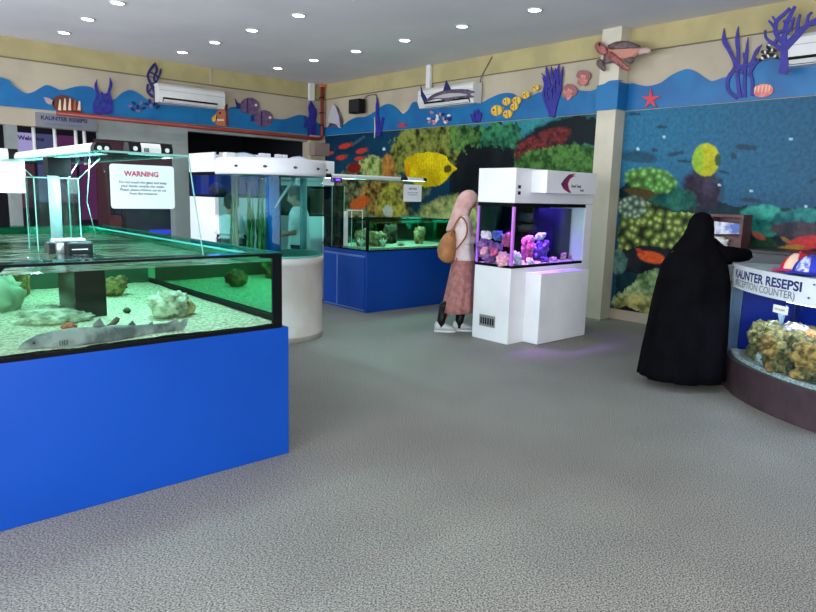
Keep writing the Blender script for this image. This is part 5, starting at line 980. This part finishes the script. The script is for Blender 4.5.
# back cabinet along the wall
T = thing('back_cabinet', 'long dark topped cabinet against the mural behind the counter', 'cabinet', (7.8, 2.0, 0))
zt = float(atx(760, 250, 7.5)[2]); print('cab top', zt)
box('top', mat('dark_laminate_top', (52, 50, 56), .35), T, 7.5, 8.07, -.5, 3.32, zt-.04, zt, bev=.004); box('body', mat('cabinet_grey', (96, 100, 104), .5), T, 7.52, 8.07, -.5, 3.3, 0, zt-.041)
T = thing('display_case', 'brown wooden display case showing a blue and white picture, behind the veiled woman', 'display case', (7.6, 3.0, zt))
yl_, yr_ = float(atx(708, 230, 7.55)[1]), float(atx(742, 230, 7.55)[1]); z1_ = float(atx(742, 215, 7.55)[2]); print('case', yl_, yr_, z1_)
cw = mat('case_brown', (96, 62, 62), .5, col2=(78, 48, 48), scale=8); b = one(cw); b.box(7.56, 7.8, yr_, yl_, zt, zt+.03); b.box(7.56, 7.8, yr_, yl_, z1_-.03, z1_); b.box(7.56, 7.8, yr_, yr_+.03, zt+.031, z1_-.031); b.box(7.56, 7.8, yl_-.03, yl_, zt+.031, z1_-.031); b.box(7.77, 7.8, yr_+.031, yl_-.031, zt+.031, z1_-.031); b.box(7.56, 7.57, yr_+.031, yl_-.031, zt+.031, zt+.12); b.build('frame', T)
b = one(mat('picture_print', (80, 110, 190), .4, col2=(226, 232, 244), scale=7, lo=.42, hi=.55)); b.prism([atx(*p_, 7.62) for p_ in ((712, 221), (742, 224), (740, 234), (713, 234))], (1, 0, 0), .01); b.build('picture', T)
rr = random.Random(4); b = one(M_paper); q = atx(716, 241, 7.5)
for k in range(5): b.ball((7.50+.008*k, q[1]-.05*k+.14, zt+.055), (.05, .07, .055), 3, k+1, .6, 2)
tag(b.build('crumpled_paper', None, (7.55, q[1], zt)), 'crumpled white paper lying in front of the brown display case', 'paper')
# slippers / caps on the counter
ZD = 1.0915
def onc(a, r): return CC[0]+r*math.cos(math.radians(a)), CC[1]+r*math.sin(math.radians(a))
def cap(label, a, r, s, mc, mb, mp, rot):
    """a soft peaked cap: crown, front panel, peak"""
    x, y = onc(a, r); T = thing('cap', label, 'cap', (x, y, ZD), 'peaked caps on the counter'); c_, s_ = math.cos(rot), math.sin(rot)
    def tr(p): return (x+(p[0]*c_-p[1]*s_)*s, y+(p[0]*s_+p[1]*c_)*s, ZD+p[2]*s)
    def part(name, m, rings): b = one(m); b.loft([[tr(p) for p in r_] for r_ in rings], True, True); b.build(name, T)
    crown = []
    for k in range(9):
        t = k/8*PI/2; rr_ = .095*math.cos(t)+.001; crown.append([(rr_*math.cos(2*PI*j/28)*1.05-.01*math.sin(t), rr_*math.sin(2*PI*j/28), .004+.115*math.sin(t)) for j in range(28)])
    part('crown', mc, crown)
    fp = []
    for k in range(7):
        t = k/8*PI/2; rr_ = .098*math.cos(t); fp.append([((rr_+d)*math.cos(f)*1.05-.01*math.sin(t), (rr_+d)*math.sin(f), .006+.118*math.sin(t)) for d, fs in ((.0, range(9)), (.004, range(8, -1, -1))) for f in [(-.42+.84*q/8) for q in fs]])
    part('front_panel', mp, fp)
    pk_ = [[((.09+.085*u*math.cos(f*.9))*math.cos(f*.62), (.094+.05*u)*math.sin(f*.78), .012-.010*u-.012*f*f*.3+dz+.006) for dz in (0, .006) for f in ([(-1.2+2.4*q/10) for q in range(11)] if dz == 0 else [(1.2-2.4*q/10) for q in range(11)])] for u in (0, .35, .7, 1)]
    part('peak', mb, pk_)
    b = one(mb); b.ball(tr((-.01, 0, .12)), .008*s, 2); b.build('button', T)
mr = mat('cap_red', (214, 20, 44), .8); mpk = mat('cap_magenta', (226, 40, 130), .8); mbl = mat('cap_blue', (40, 60, 190), .8); mcr = mat('cap_cream', (238, 206, 180), .8); mbw = mat('cap_print', (200, 210, 240), .8, col2=(90, 90, 200), scale=30)
cap('red cap with cream front and magenta peak, leftmost on the counter', 143.5, 1.52, 1.25, mr, mpk, mcr, math.radians(172))
cap('blue cap with a white printed front, between the two red caps on the counter', 150.0, 1.56, 1.2, mbl, mbl, mbw, math.radians(172))
cap('plain red cap behind the blue one on the counter', 150.5, 1.33, 1.3, mr, mr, mr, math.radians(165))
x, y = onc(158.5, 1.50); T = thing('card_terminal', 'dark grey box with a white top on the counter, at the right edge', 'box', (x, y, ZD)); b = one(mat('terminal_grey', (46, 56, 58), .5)); b.box(x-.1, x+.12, y-.14, y+.06, ZD, ZD+.045, bev=.008); b.build('casing', T); b = one(M_whitec); b.box(x-.05, x+.1, y-.1, y+.02, ZD+.046, ZD+.085, bev=.012); b.build('white_top', T)

# ================================================================= people
def capsule(b, pts, rad, n=14):
    b.tube(pts, rad, n)
    for p_, r_ in zip(pts, rad): b.ball(p_, r_, 2)
def remesh(b, name, parent, vox, m):
    ob = b.build(name, parent); md = ob.modifiers.new('r', 'REMESH'); md.mode = 'VOXEL'; md.voxel_size = vox; md.use_smooth_shade = True
    s_ = ob.modifiers.new('s', 'SMOOTH'); s_.factor = .5; s_.iterations = 3
    bpy.context.view_layer.update()
    me = bpy.data.meshes.new_from_object(ob.evaluated_get(bpy.context.evaluated_depsgraph_get())); ob.modifiers.clear(); old = ob.data; ob.data = me; bpy.data.meshes.remove(old); me.materials.clear(); me.materials.append(m); me.name = name
    return ob
M_skin = mat('skin', (186, 132, 104), .5, col2=(174, 120, 94), scale=6); M_hair = mat('black_hair', (18, 14, 14), .6, col2=(30, 24, 22), scale=20, bump=.4, bscale=60)
def hand(b, w, d, side, palm_n, curl=.5, s=1.0):
    """w wrist, d pointing direction, side towards the thumb, palm_n out of the palm"""
    w, d, side, pn = [np.array(v, float) for v in (w, d, side, palm_n)]
    d /= np.linalg.norm(d); side -= d*(side@d); side /= np.linalg.norm(side); pn = np.cross(d, side)*(1 if np.cross(d, side)@pn > 0 else -1)
    capsule(b, [w, w+d*.03*s], [.024*s, .027*s]); k0 = w+d*.045*s
    for i in range(4): o_ = (1.5-i)*.019*s; capsule(b, [w+d*.02*s+side*o_*.6, w+d*.085*s+side*o_], [.017*s, .0125*s], 10)
    for i, L_ in enumerate((.068, .076, .07, .054)):
        p_ = w+d*.085*s+side*(1.5-i)*.021*s; a = curl*.4; pts = [p_]; 
        for seg in (.42, .33, .25):
            dd = d*math.cos(a)+pn*math.sin(a)+side*(1.5-i)*.08; pts.append(pts[-1]+dd*L_*seg*s); a += curl*.7
        capsule(b, pts, [.0098*s, .0092*s, .0085*s, .0075*s], 8)
    t0 = w+d*.025*s+side*.026*s; capsule(b, [t0, t0+(d*.6+side*.75+pn*.2)*.035*s, t0+(d*.85+side*.75+pn*.4)*.06*s], [.014*s, .0115*s, .0095*s], 8)
def head(b, c, f, up=(0, 0, 1), s=1.0):
    """skull, jaw, nose, ears; c centre, f facing"""
    c, f, up = [np.array(v, float) for v in (c, f, up)]; f /= np.linalg.norm(f); up = up-f*(up@f); up /= np.linalg.norm(up); r = np.cross(f, up)
    def at(a, h_, l): return c+(f*a+up*h_+r*l)*s
    b.ball(at(-.012, .028, 0), .092*s, 3); b.ball(at(.02, -.035, 0), .07*s, 3); b.ball(at(.035, -.075, 0), .042*s, 2)
    capsule(b, [at(.088, .015, 0), at(.108, -.022, 0)], [.010*s, .015*s], 8)
    for q in (-1, 1):
        b.ball(at(.09, -.022, q*.012), .010*s, 1); b.ball(at(-.0, -.01, q*.09), (.018*s, .018*s, .03*s), 2); b.ball(at(.075, .03, q*.03), .018*s, 2)
    capsule(b, [at(.088, -.052, -.018), at(.096, -.05, 0), at(.088, -.052, .018)], [.007*s, .009*s, .007*s], 8)
    return at
def eyes(T, at, s=1):
    for q in (-1, 1):
        b = one(mat('eye_white', (230, 226, 220), .3)); b.ball(at(.084, .008, q*.031), .0125*s, 2); b.use(M_black).ball(at(.094, .008, q*.031), .006*s, 2); b.build('eye', T)
    b = one(mat('lip', (160, 84, 80), .5)); b.tube([at(.098, -.052, -.016), at(.105, -.05, 0), at(.098, -.052, .016)], [.004, .006, .004], 6); b.build('mouth', T)
def rowloft(rows, m, name, parent, D, n=40, fold=0, nf=9, seed=1, drift=0, cut=None, phase=None):
    """garment: one ring per row (px left, px right, image row, half thickness in metres, depth offset)"""
    P = []
    for k in range(len(rows)-1):
        for j in range(3):
            t = j/3; P.append([a*(1-t)+c*t for a, c in zip(rows[k], rows[k+1])])
    P.append(list(rows[-1])); rings = []
    for k, (xl, xr, y, th, dd) in enumerate(P):
        a, c = atd(xl, y, D+dd), atd(xr, y, D+dd); ctr = (a+c)/2; hw = (c-a)/2; hw[2] = 0; t = k/(len(P)-1); ring = []
        for j in range(n):
            an = 2*PI*j/n; f = 1+fold*t*math.sin(nf*an+seed+1.5*t)+fold*.5*t*math.sin((nf*2+1)*an+seed*2)
            f = min(f, 1.0) if abs(math.cos(an)) > .97 else f
            ring.append(tuple(ctr+hw*math.cos(an)*f+HF*th*math.sin(an)*f))
        rings.append(ring)
    b = one(m); b.loft(rings, True, True)
    if cut:
        keep = [(f, mi, sm) for f, mi, sm in zip(b.f, b.mi, b.sm) if len(f) > 4 or not cut(np.mean([b.v[i] for i in f], 0))]
        b.f, b.mi, b.sm = map(list, zip(*keep))
    return b.build(name, parent)
# ---- veiled woman in black at the counter
wp = atz(684, 379, 0); D = depth((wp[0], wp[1], 1.2)); WD = D; print('woman', wp, D)
T = thing('person', 'person in a long black veil and robe, one arm on the counter, seen from behind', 'person', (wp[0], wp[1], 0))
M_robe = mat('black_robe', (5, 5, 8), .9, col2=(9, 9, 13), scale=6, bump=.3, bscale=14, spec=.06); M_glove = mat('black_glove', (12, 11, 14), .8)
hc = atd(702, 226, D); hc_f = HR*.75+HF*.6
b = one(M_robe); at = head(b, hc-np.array((0, 0, .02)), hc_f, s=.86); nk = atd(698, 240, D)
hip = atd(689, 300, D); hip[2] = .86; capsule(b, [hc-np.array((0, 0, .09)), nk-np.array((0, 0, .05))], [.05, .055])
capsule(b, [nk-np.array((0, 0, .06)), (nk+hip)/2+np.array((0, 0, .1)), hip], [.12, .13, .14])
for s in (-1, 1):
    ft = np.array((wp[0], wp[1], .05))+HR*s*.1+HF*.1; kn = (hip+ft)/2+HR*s*.1; capsule(b, [hip+HR*s*.08, kn, ft], [.1, .07, .045])
    capsule(b, [ft+(0, 0, -.005), ft+hc_f*.14-(0, 0, .01)], [.04, .03], 10)
sh = atd(711, 251, D); el = atd(727, 257, D+.1); el[2] = 1.17; wr_ = atd(741, 256.5, D+.22); wr_[2] = 1.128
capsule(b, [sh, el, wr_], [.055, .045, .034])
hand(b, wr_, HR*.8+HF*.5, -HR*.5+HF*.8, (0, 0, -1), .35)
sl = atd(676, 255, D); el2 = atd(668, 285, D-.02); capsule(b, [sl, el2, atd(676, 300, D+.18)], [.055, .045, .034]); hand(b, atd(677, 301, D+.19), HR*.3-np.array((0, 0, 1.)), HF, HR, .6)
remesh(b, 'body', T, .009, M_glove)
rowloft([(701.5, 703.5, 212, .008, .02), (698.5, 706.5, 212.6, .04, .02), (694.5, 709.5, 214.6, .085, .02), (690.5, 712.3, 220, .12, .02), (688, 713, 228, .13, .02), (684, 713, 236, .135, .0), (677, 716, 245, .17, 0), (670, 722, 254, .2, 0), (663, 727, 266, .23, 0), (658, 729, 284, .24, 0), (653.5, 728, 304, .25, 0), (649, 726, 330, .27, 0), (644.5, 724, 352, .29, 0), (640.5, 722.5, 376, .31, .02)], M_robe, 'robe', T, D, 56, .05, 8, 2)
b = one(M_robe); s0 = atd(708, 250, D+.02); pts = [s0, atd(720, 256, D+.05), atd(732, 257.5, D+.1), atd(742, 257.5, D+.17), atd(746.5, 257, D+.2)]
for i_, p_ in enumerate(pts[2:], 2): p_[2] = max(p_[2], 1.14)
b.tube(pts, [.12, .095, .078, .062, .056], 20); b.build('sleeve', T)
b = one(M_black); q = atz(677, 382, 0); b.ball((q[0], q[1]+.02, .03), (.06, .05, .028), 3); b.build('shoe', T)
# ---- girl in pink headscarf
gp = atz(452, 329, 0); D = depth((gp[0], gp[1], 1.0)); GD = D; print('girl', gp, D)
T = thing('person', 'girl in a pink headscarf, pale blouse and dusty pink skirt looking into the purple aquarium', 'person', (gp[0], gp[1], 0))
M_scarf = mat('pink_scarf', (214, 174, 166), .85, col2=(196, 152, 146), scale=8, bump=.3, bscale=14); M_blouse = mat('pale_blouse', (226, 208, 206), .8, col2=(212, 190, 192), scale=10, bump=.3, bscale=16); M_skirt = mat('dusty_pink_skirt', (172, 118, 112), .85, col2=(150, 96, 92), scale=18, bump=.2)
M_shoe = mat('grey_white_sneaker', (196, 200, 202), .6); M_sole = mat('white_sole', (226, 226, 222), .5)
f = HR*.93+HF*.25-np.array((0, 0, .42)); up_ = HR*.4+np.array((0, 0, .9)); hc = atd(469.8, 200.5, D)
b = one(M_skin); at = head(b, hc-np.array((0, 0, .008)), f, up_, .86)
nk = atd(463, 215, D); ch = atd(462, 232, D); hp = atd(463, 258, D); capsule(b, [hc-np.array((.0, 0, .03))-HR*.03, nk], [.05, .05]); capsule(b, [nk-np.array((0, 0, .05)), ch, hp], [.075, .095, .105])
fa, fb = atd(441, 325, D-.02), atd(459, 327, D+.06); fa[2] = .07; fb[2] = .06
for ft, s in ((fa, -1), (fb, 1)): kn = (hp+ft)/2+HR*.03; capsule(b, [hp+HF*s*.05, kn, ft+np.array((0, 0, .03))], [.085, .055, .035]); capsule(b, [ft-np.array((0, 0, .01)), ft+HR*.12-np.array((0, 0, .03))], [.026, .016], 10)
sh = atd(464, 222, D-.12); el = atd(467, 241, D-.13); wr_ = atd(476.5, 240, D-.05); capsule(b, [sh, el, wr_], [.045, .036, .024]); hand(b, wr_, HR*.8+np.array((0, 0, .5)), np.array((0, 0, 1.))-HR*.4, HF*.8+HR*.4, .5, .9)
sh2 = atd(464, 222, D+.13); el2 = atd(469, 240, D+.16); wr2_ = atd(477.5, 232, D+.14); capsule(b, [sh2, el2, wr2_], [.045, .036, .024]); hand(b, wr2_, HR*.8+np.array((0, 0, .6)), -HR*.4+np.array((0, 0, 1.)), HR*.3-HF*.6, .5, .9)
eyes(remesh(b, 'body', T, .008, M_skin), at, .86)
for ft in (fa, fb): b = one(M_black); capsule(b, [ft+np.array((0, 0, .005)), ft+np.array((0, 0, .06)), ft+np.array((0, 0, .24))+HR*.03], [.045, .05, .06], 12); b.build('legging', T)
fn = np.array(f)/np.linalg.norm(f)
rowloft([(468.5, 470, 189.8, .01, 0), (465.5, 473, 190.4, .045, 0), (461.5, 475.8, 192.6, .08, 0), (458.2, 478.2, 196.5, .105, 0), (456, 478, 201, .112, 0), (454.2, 475, 205.5, .112, 0), (452.6, 471.5, 210, .115, 0), (451, 469.8, 215, .14, 0), (449.2, 468, 220, .15, 0), (447.5, 462, 225, .13, 0), (446, 455, 230, .08, 0), (446.5, 452, 231.5, .03, 0)], M_scarf, 'headscarf', T, D, 44, .05, 7, 1, cut=lambda c: ((c-hc)@fn > .045 and np.linalg.norm((c-hc)-fn*((c-hc)@fn)-(np.array(up_)*-.03)) < .082))
rowloft([(458, 468, 214, .12, 0), (454.5, 471.5, 219, .165, 0), (454, 473, 228, .165, 0), (454.5, 473, 240, .15, 0), (453, 474, 250, .16, 0), (452, 475.5, 259.5, .17, 0)], M_blouse, 'blouse', T, D, 40, .04, 8, 3)
for a_, e_, w_ in ((sh, el, wr_), (sh2, el2, wr2_)): b = one(M_blouse); capsule(b, [a_, (a_+e_)/2, e_, (e_+w_)/2, w_-(w_-e_)*.06], [.066, .06, .055, .048, .042], 14); b.build('sleeve', T)
rowloft([(452.5, 474, 255.5, .15, 0), (451.5, 474.5, 262, .165, 0), (448.5, 474.5, 277, .17, 0), (444.5, 474, 295, .185, 0), (440.5, 473.5, 311.5, .2, 0)], M_skirt, 'skirt', T, D, 48, .07, 9, 2)
for ft, nm in ((fa, 0), (fb, 1)):
    S = thing; b = one(M_shoe); z_ = .0; o_ = np.array((ft[0], ft[1], 0)); d_ = HR
    rg = []
    for k, (u, w, h_) in enumerate(((-.078, .024, .075), (-.06, .036, .105), (-.015, .042, .115), (.03, .04, .095), (.08, .043, .07), (.13, .041, .05), (.165, .026, .034))):
        c_ = o_+d_*u; rg.append([tuple(c_+HF*w*math.cos(2*PI*j/16)+np.array((0, 0, .018+h_*.5+h_*.5*math.sin(2*PI*j/16)))) for j in range(16)])
    b.loft(rg); SH_ = b.build('shoe', T)
    b = one(M_sole); out = [(-.082, .0), (-.075, .026), (-.03, .038), (.03, .038), (.09, .045), (.14, .042), (.172, .022), (.178, 0)]; out = out+[(u, -w) for u, w in out[-2:0:-1]]
    b.prism([o_+d_*u+HF*w+np.array((0, 0, .001)) for u, w in out], (0, 0, 1), .02); b.build('sole', SH_)
# backpack
T = thing('backpack', 'tan brown soft backpack hanging on the back of the girl in the pink headscarf', 'backpack', tuple(atd(446, 262, D-.06)))
M_bag = mat('tan_bag', (178, 122, 72), .7, col2=(154, 100, 58), scale=9, bump=.35, bscale=16)
rowloft([(449, 453.5, 231, .05, -.06), (444, 455.5, 235, .1, -.06), (439.5, 456, 242, .14, -.06), (437, 456, 250, .16, -.06), (438, 455, 257, .15, -.06), (441.5, 453, 261, .11, -.06), (445, 450, 262.8, .05, -.06)], M_bag, 'bag', T, D, 40, .03, 6, 2)
b = one(mat('bag_strap', (140, 92, 52), .7)); b.tube(subdiv([atd(451, 236, D-.17), atd(455, 225, D-.2), atd(461, 217, D-.185), atd(466.5, 224, D-.2), atd(466, 236, D-.2), atd(456, 250, D-.19)], 4), .010, 8); b.build('strap', T)
# ---- two people behind the cylindrical aquarium
def stander(label, x, y, face, h=1.7, shirt=(226, 232, 232), pants=(40, 50, 66), hem=.84, arm=.17):
    T = thing('person', label, 'person', (x, y, 0)); s = h/1.7; f = np.array((math.cos(face), math.sin(face), 0)); r = np.array((f[1], -f[0], 0)); o_ = np.array((x, y, 0.))
    def P(a, l, z): return o_+(f*a+r*l+np.array((0, 0, z)))*s
    b = one(M_skin); at = head(b, P(.05, 0, 1.56), f*1.0-np.array((0, 0, .35)), s=s)
    capsule(b, [P(.02, 0, 1.5), P(0, 0, 1.38)], [.055*s, .06*s]); capsule(b, [P(0, 0, 1.34), P(0, 0, 1.15), P(0, 0, .95)], [.12*s, .12*s, .125*s])
    for q in (-1, 1):
        capsule(b, [P(0, q*.09, .92), P(.02, q*.1, .5), P(0, q*.1, .08)], [.09*s, .062*s, .042*s]); capsule(b, [P(0, q*.1, .04), P(.15, q*.11, .035)], [.04*s, .03*s])
        capsule(b, [P(0, q*.18, 1.36), P(.03, q*(.24 if arm > .1 else .15), 1.1), P(.22, q*arm, 1.06)], [.05*s, .04*s, .028*s]); hand(b, P(.24, q*(arm-.01), 1.06), f, np.array((0, 0, 1.)), -r*q, .6, s)
    eyes(remesh(b, 'body', T, .011, M_skin), at, s)
    b = one(M_hair); b.ball(at(-.022, .045, 0), .1*s, 3, 3, .06, 4); b.ball(at(-.045, .0, 0), .088*s, 3); b.build('hair', T)
    b = one(mat('shirt_'+label[:12].replace(' ', '_'), shirt, .8, bump=.3, bscale=8)); rg = []
    for z, w, d_ in ((1.43, .08, .07), (1.40, .17, .1), (1.33, .2, .13), (1.2, .185, .135), (1.05, .18, .14), (max(.9, hem+.06), .185, .145), (hem, .19, .15)): rg.append([tuple(P(d_*math.sin(2*PI*j/32), w*math.cos(2*PI*j/32), z)) for j in range(32)])
    b.loft(rg); b.build('t_shirt', T)
    for q in (-1, 1): b = one(b.m[0]); capsule(b, [P(0, q*.17, 1.36), P(.02, q*(.225 if arm > .1 else .16), 1.17)], [.066*s, .062*s]); b.build('sleeve', T)
    b = one(mat('pants_'+label[:12].replace(' ', '_'), pants, .8)); 
    for q in (-1, 1): b.tube([P(0, q*.085, max(.93, hem+.05)), P(.02, q*.1, .5), P(0, q*.105, .09)], [.11*s, .085*s, .07*s], 20)
    b.build('trousers', T)
    for q in (-1, 1): b = one(M_black); b.ball(P(.05, q*.11, .035), (.06*s, .06*s, .033*s), 3); b.ball(P(.12, q*.11, .03), (.06*s, .06*s, .028*s), 3); b.build('shoe', T)
q = atd(299, 220, 8.7); stander('man in a white t-shirt and dark jeans seen through the cylindrical aquarium', q[0], q[1], math.radians(140), 1.68, (222, 230, 230), (38, 52, 70))
q = atd(231.5, 220, 8.0); stander('person in a white shirt and black trousers partly showing left of the cylindrical aquarium', q[0], q[1], math.radians(62), 1.56, (232, 232, 236), (20, 20, 26), hem=1.12, arm=.06)

# ================================================================= picture settings
sc.view_settings.view_transform = 'Standard'; sc.view_settings.look = 'None'; sc.view_settings.gamma = 1; sc.view_settings.use_curve_mapping = False
sc.view_settings.exposure = 0.0
sc.cycles.transparent_max_bounces = 32; sc.cycles.max_bounces = 8; sc.cycles.diffuse_bounces = 4; sc.cycles.glossy_bounces = 5; sc.cycles.transmission_bounces = 8
sc.cycles.use_denoising = True; sc.cycles.sample_clamp_indirect = 6; sc.cycles.caustics_reflective = False; sc.cycles.caustics_refractive = False
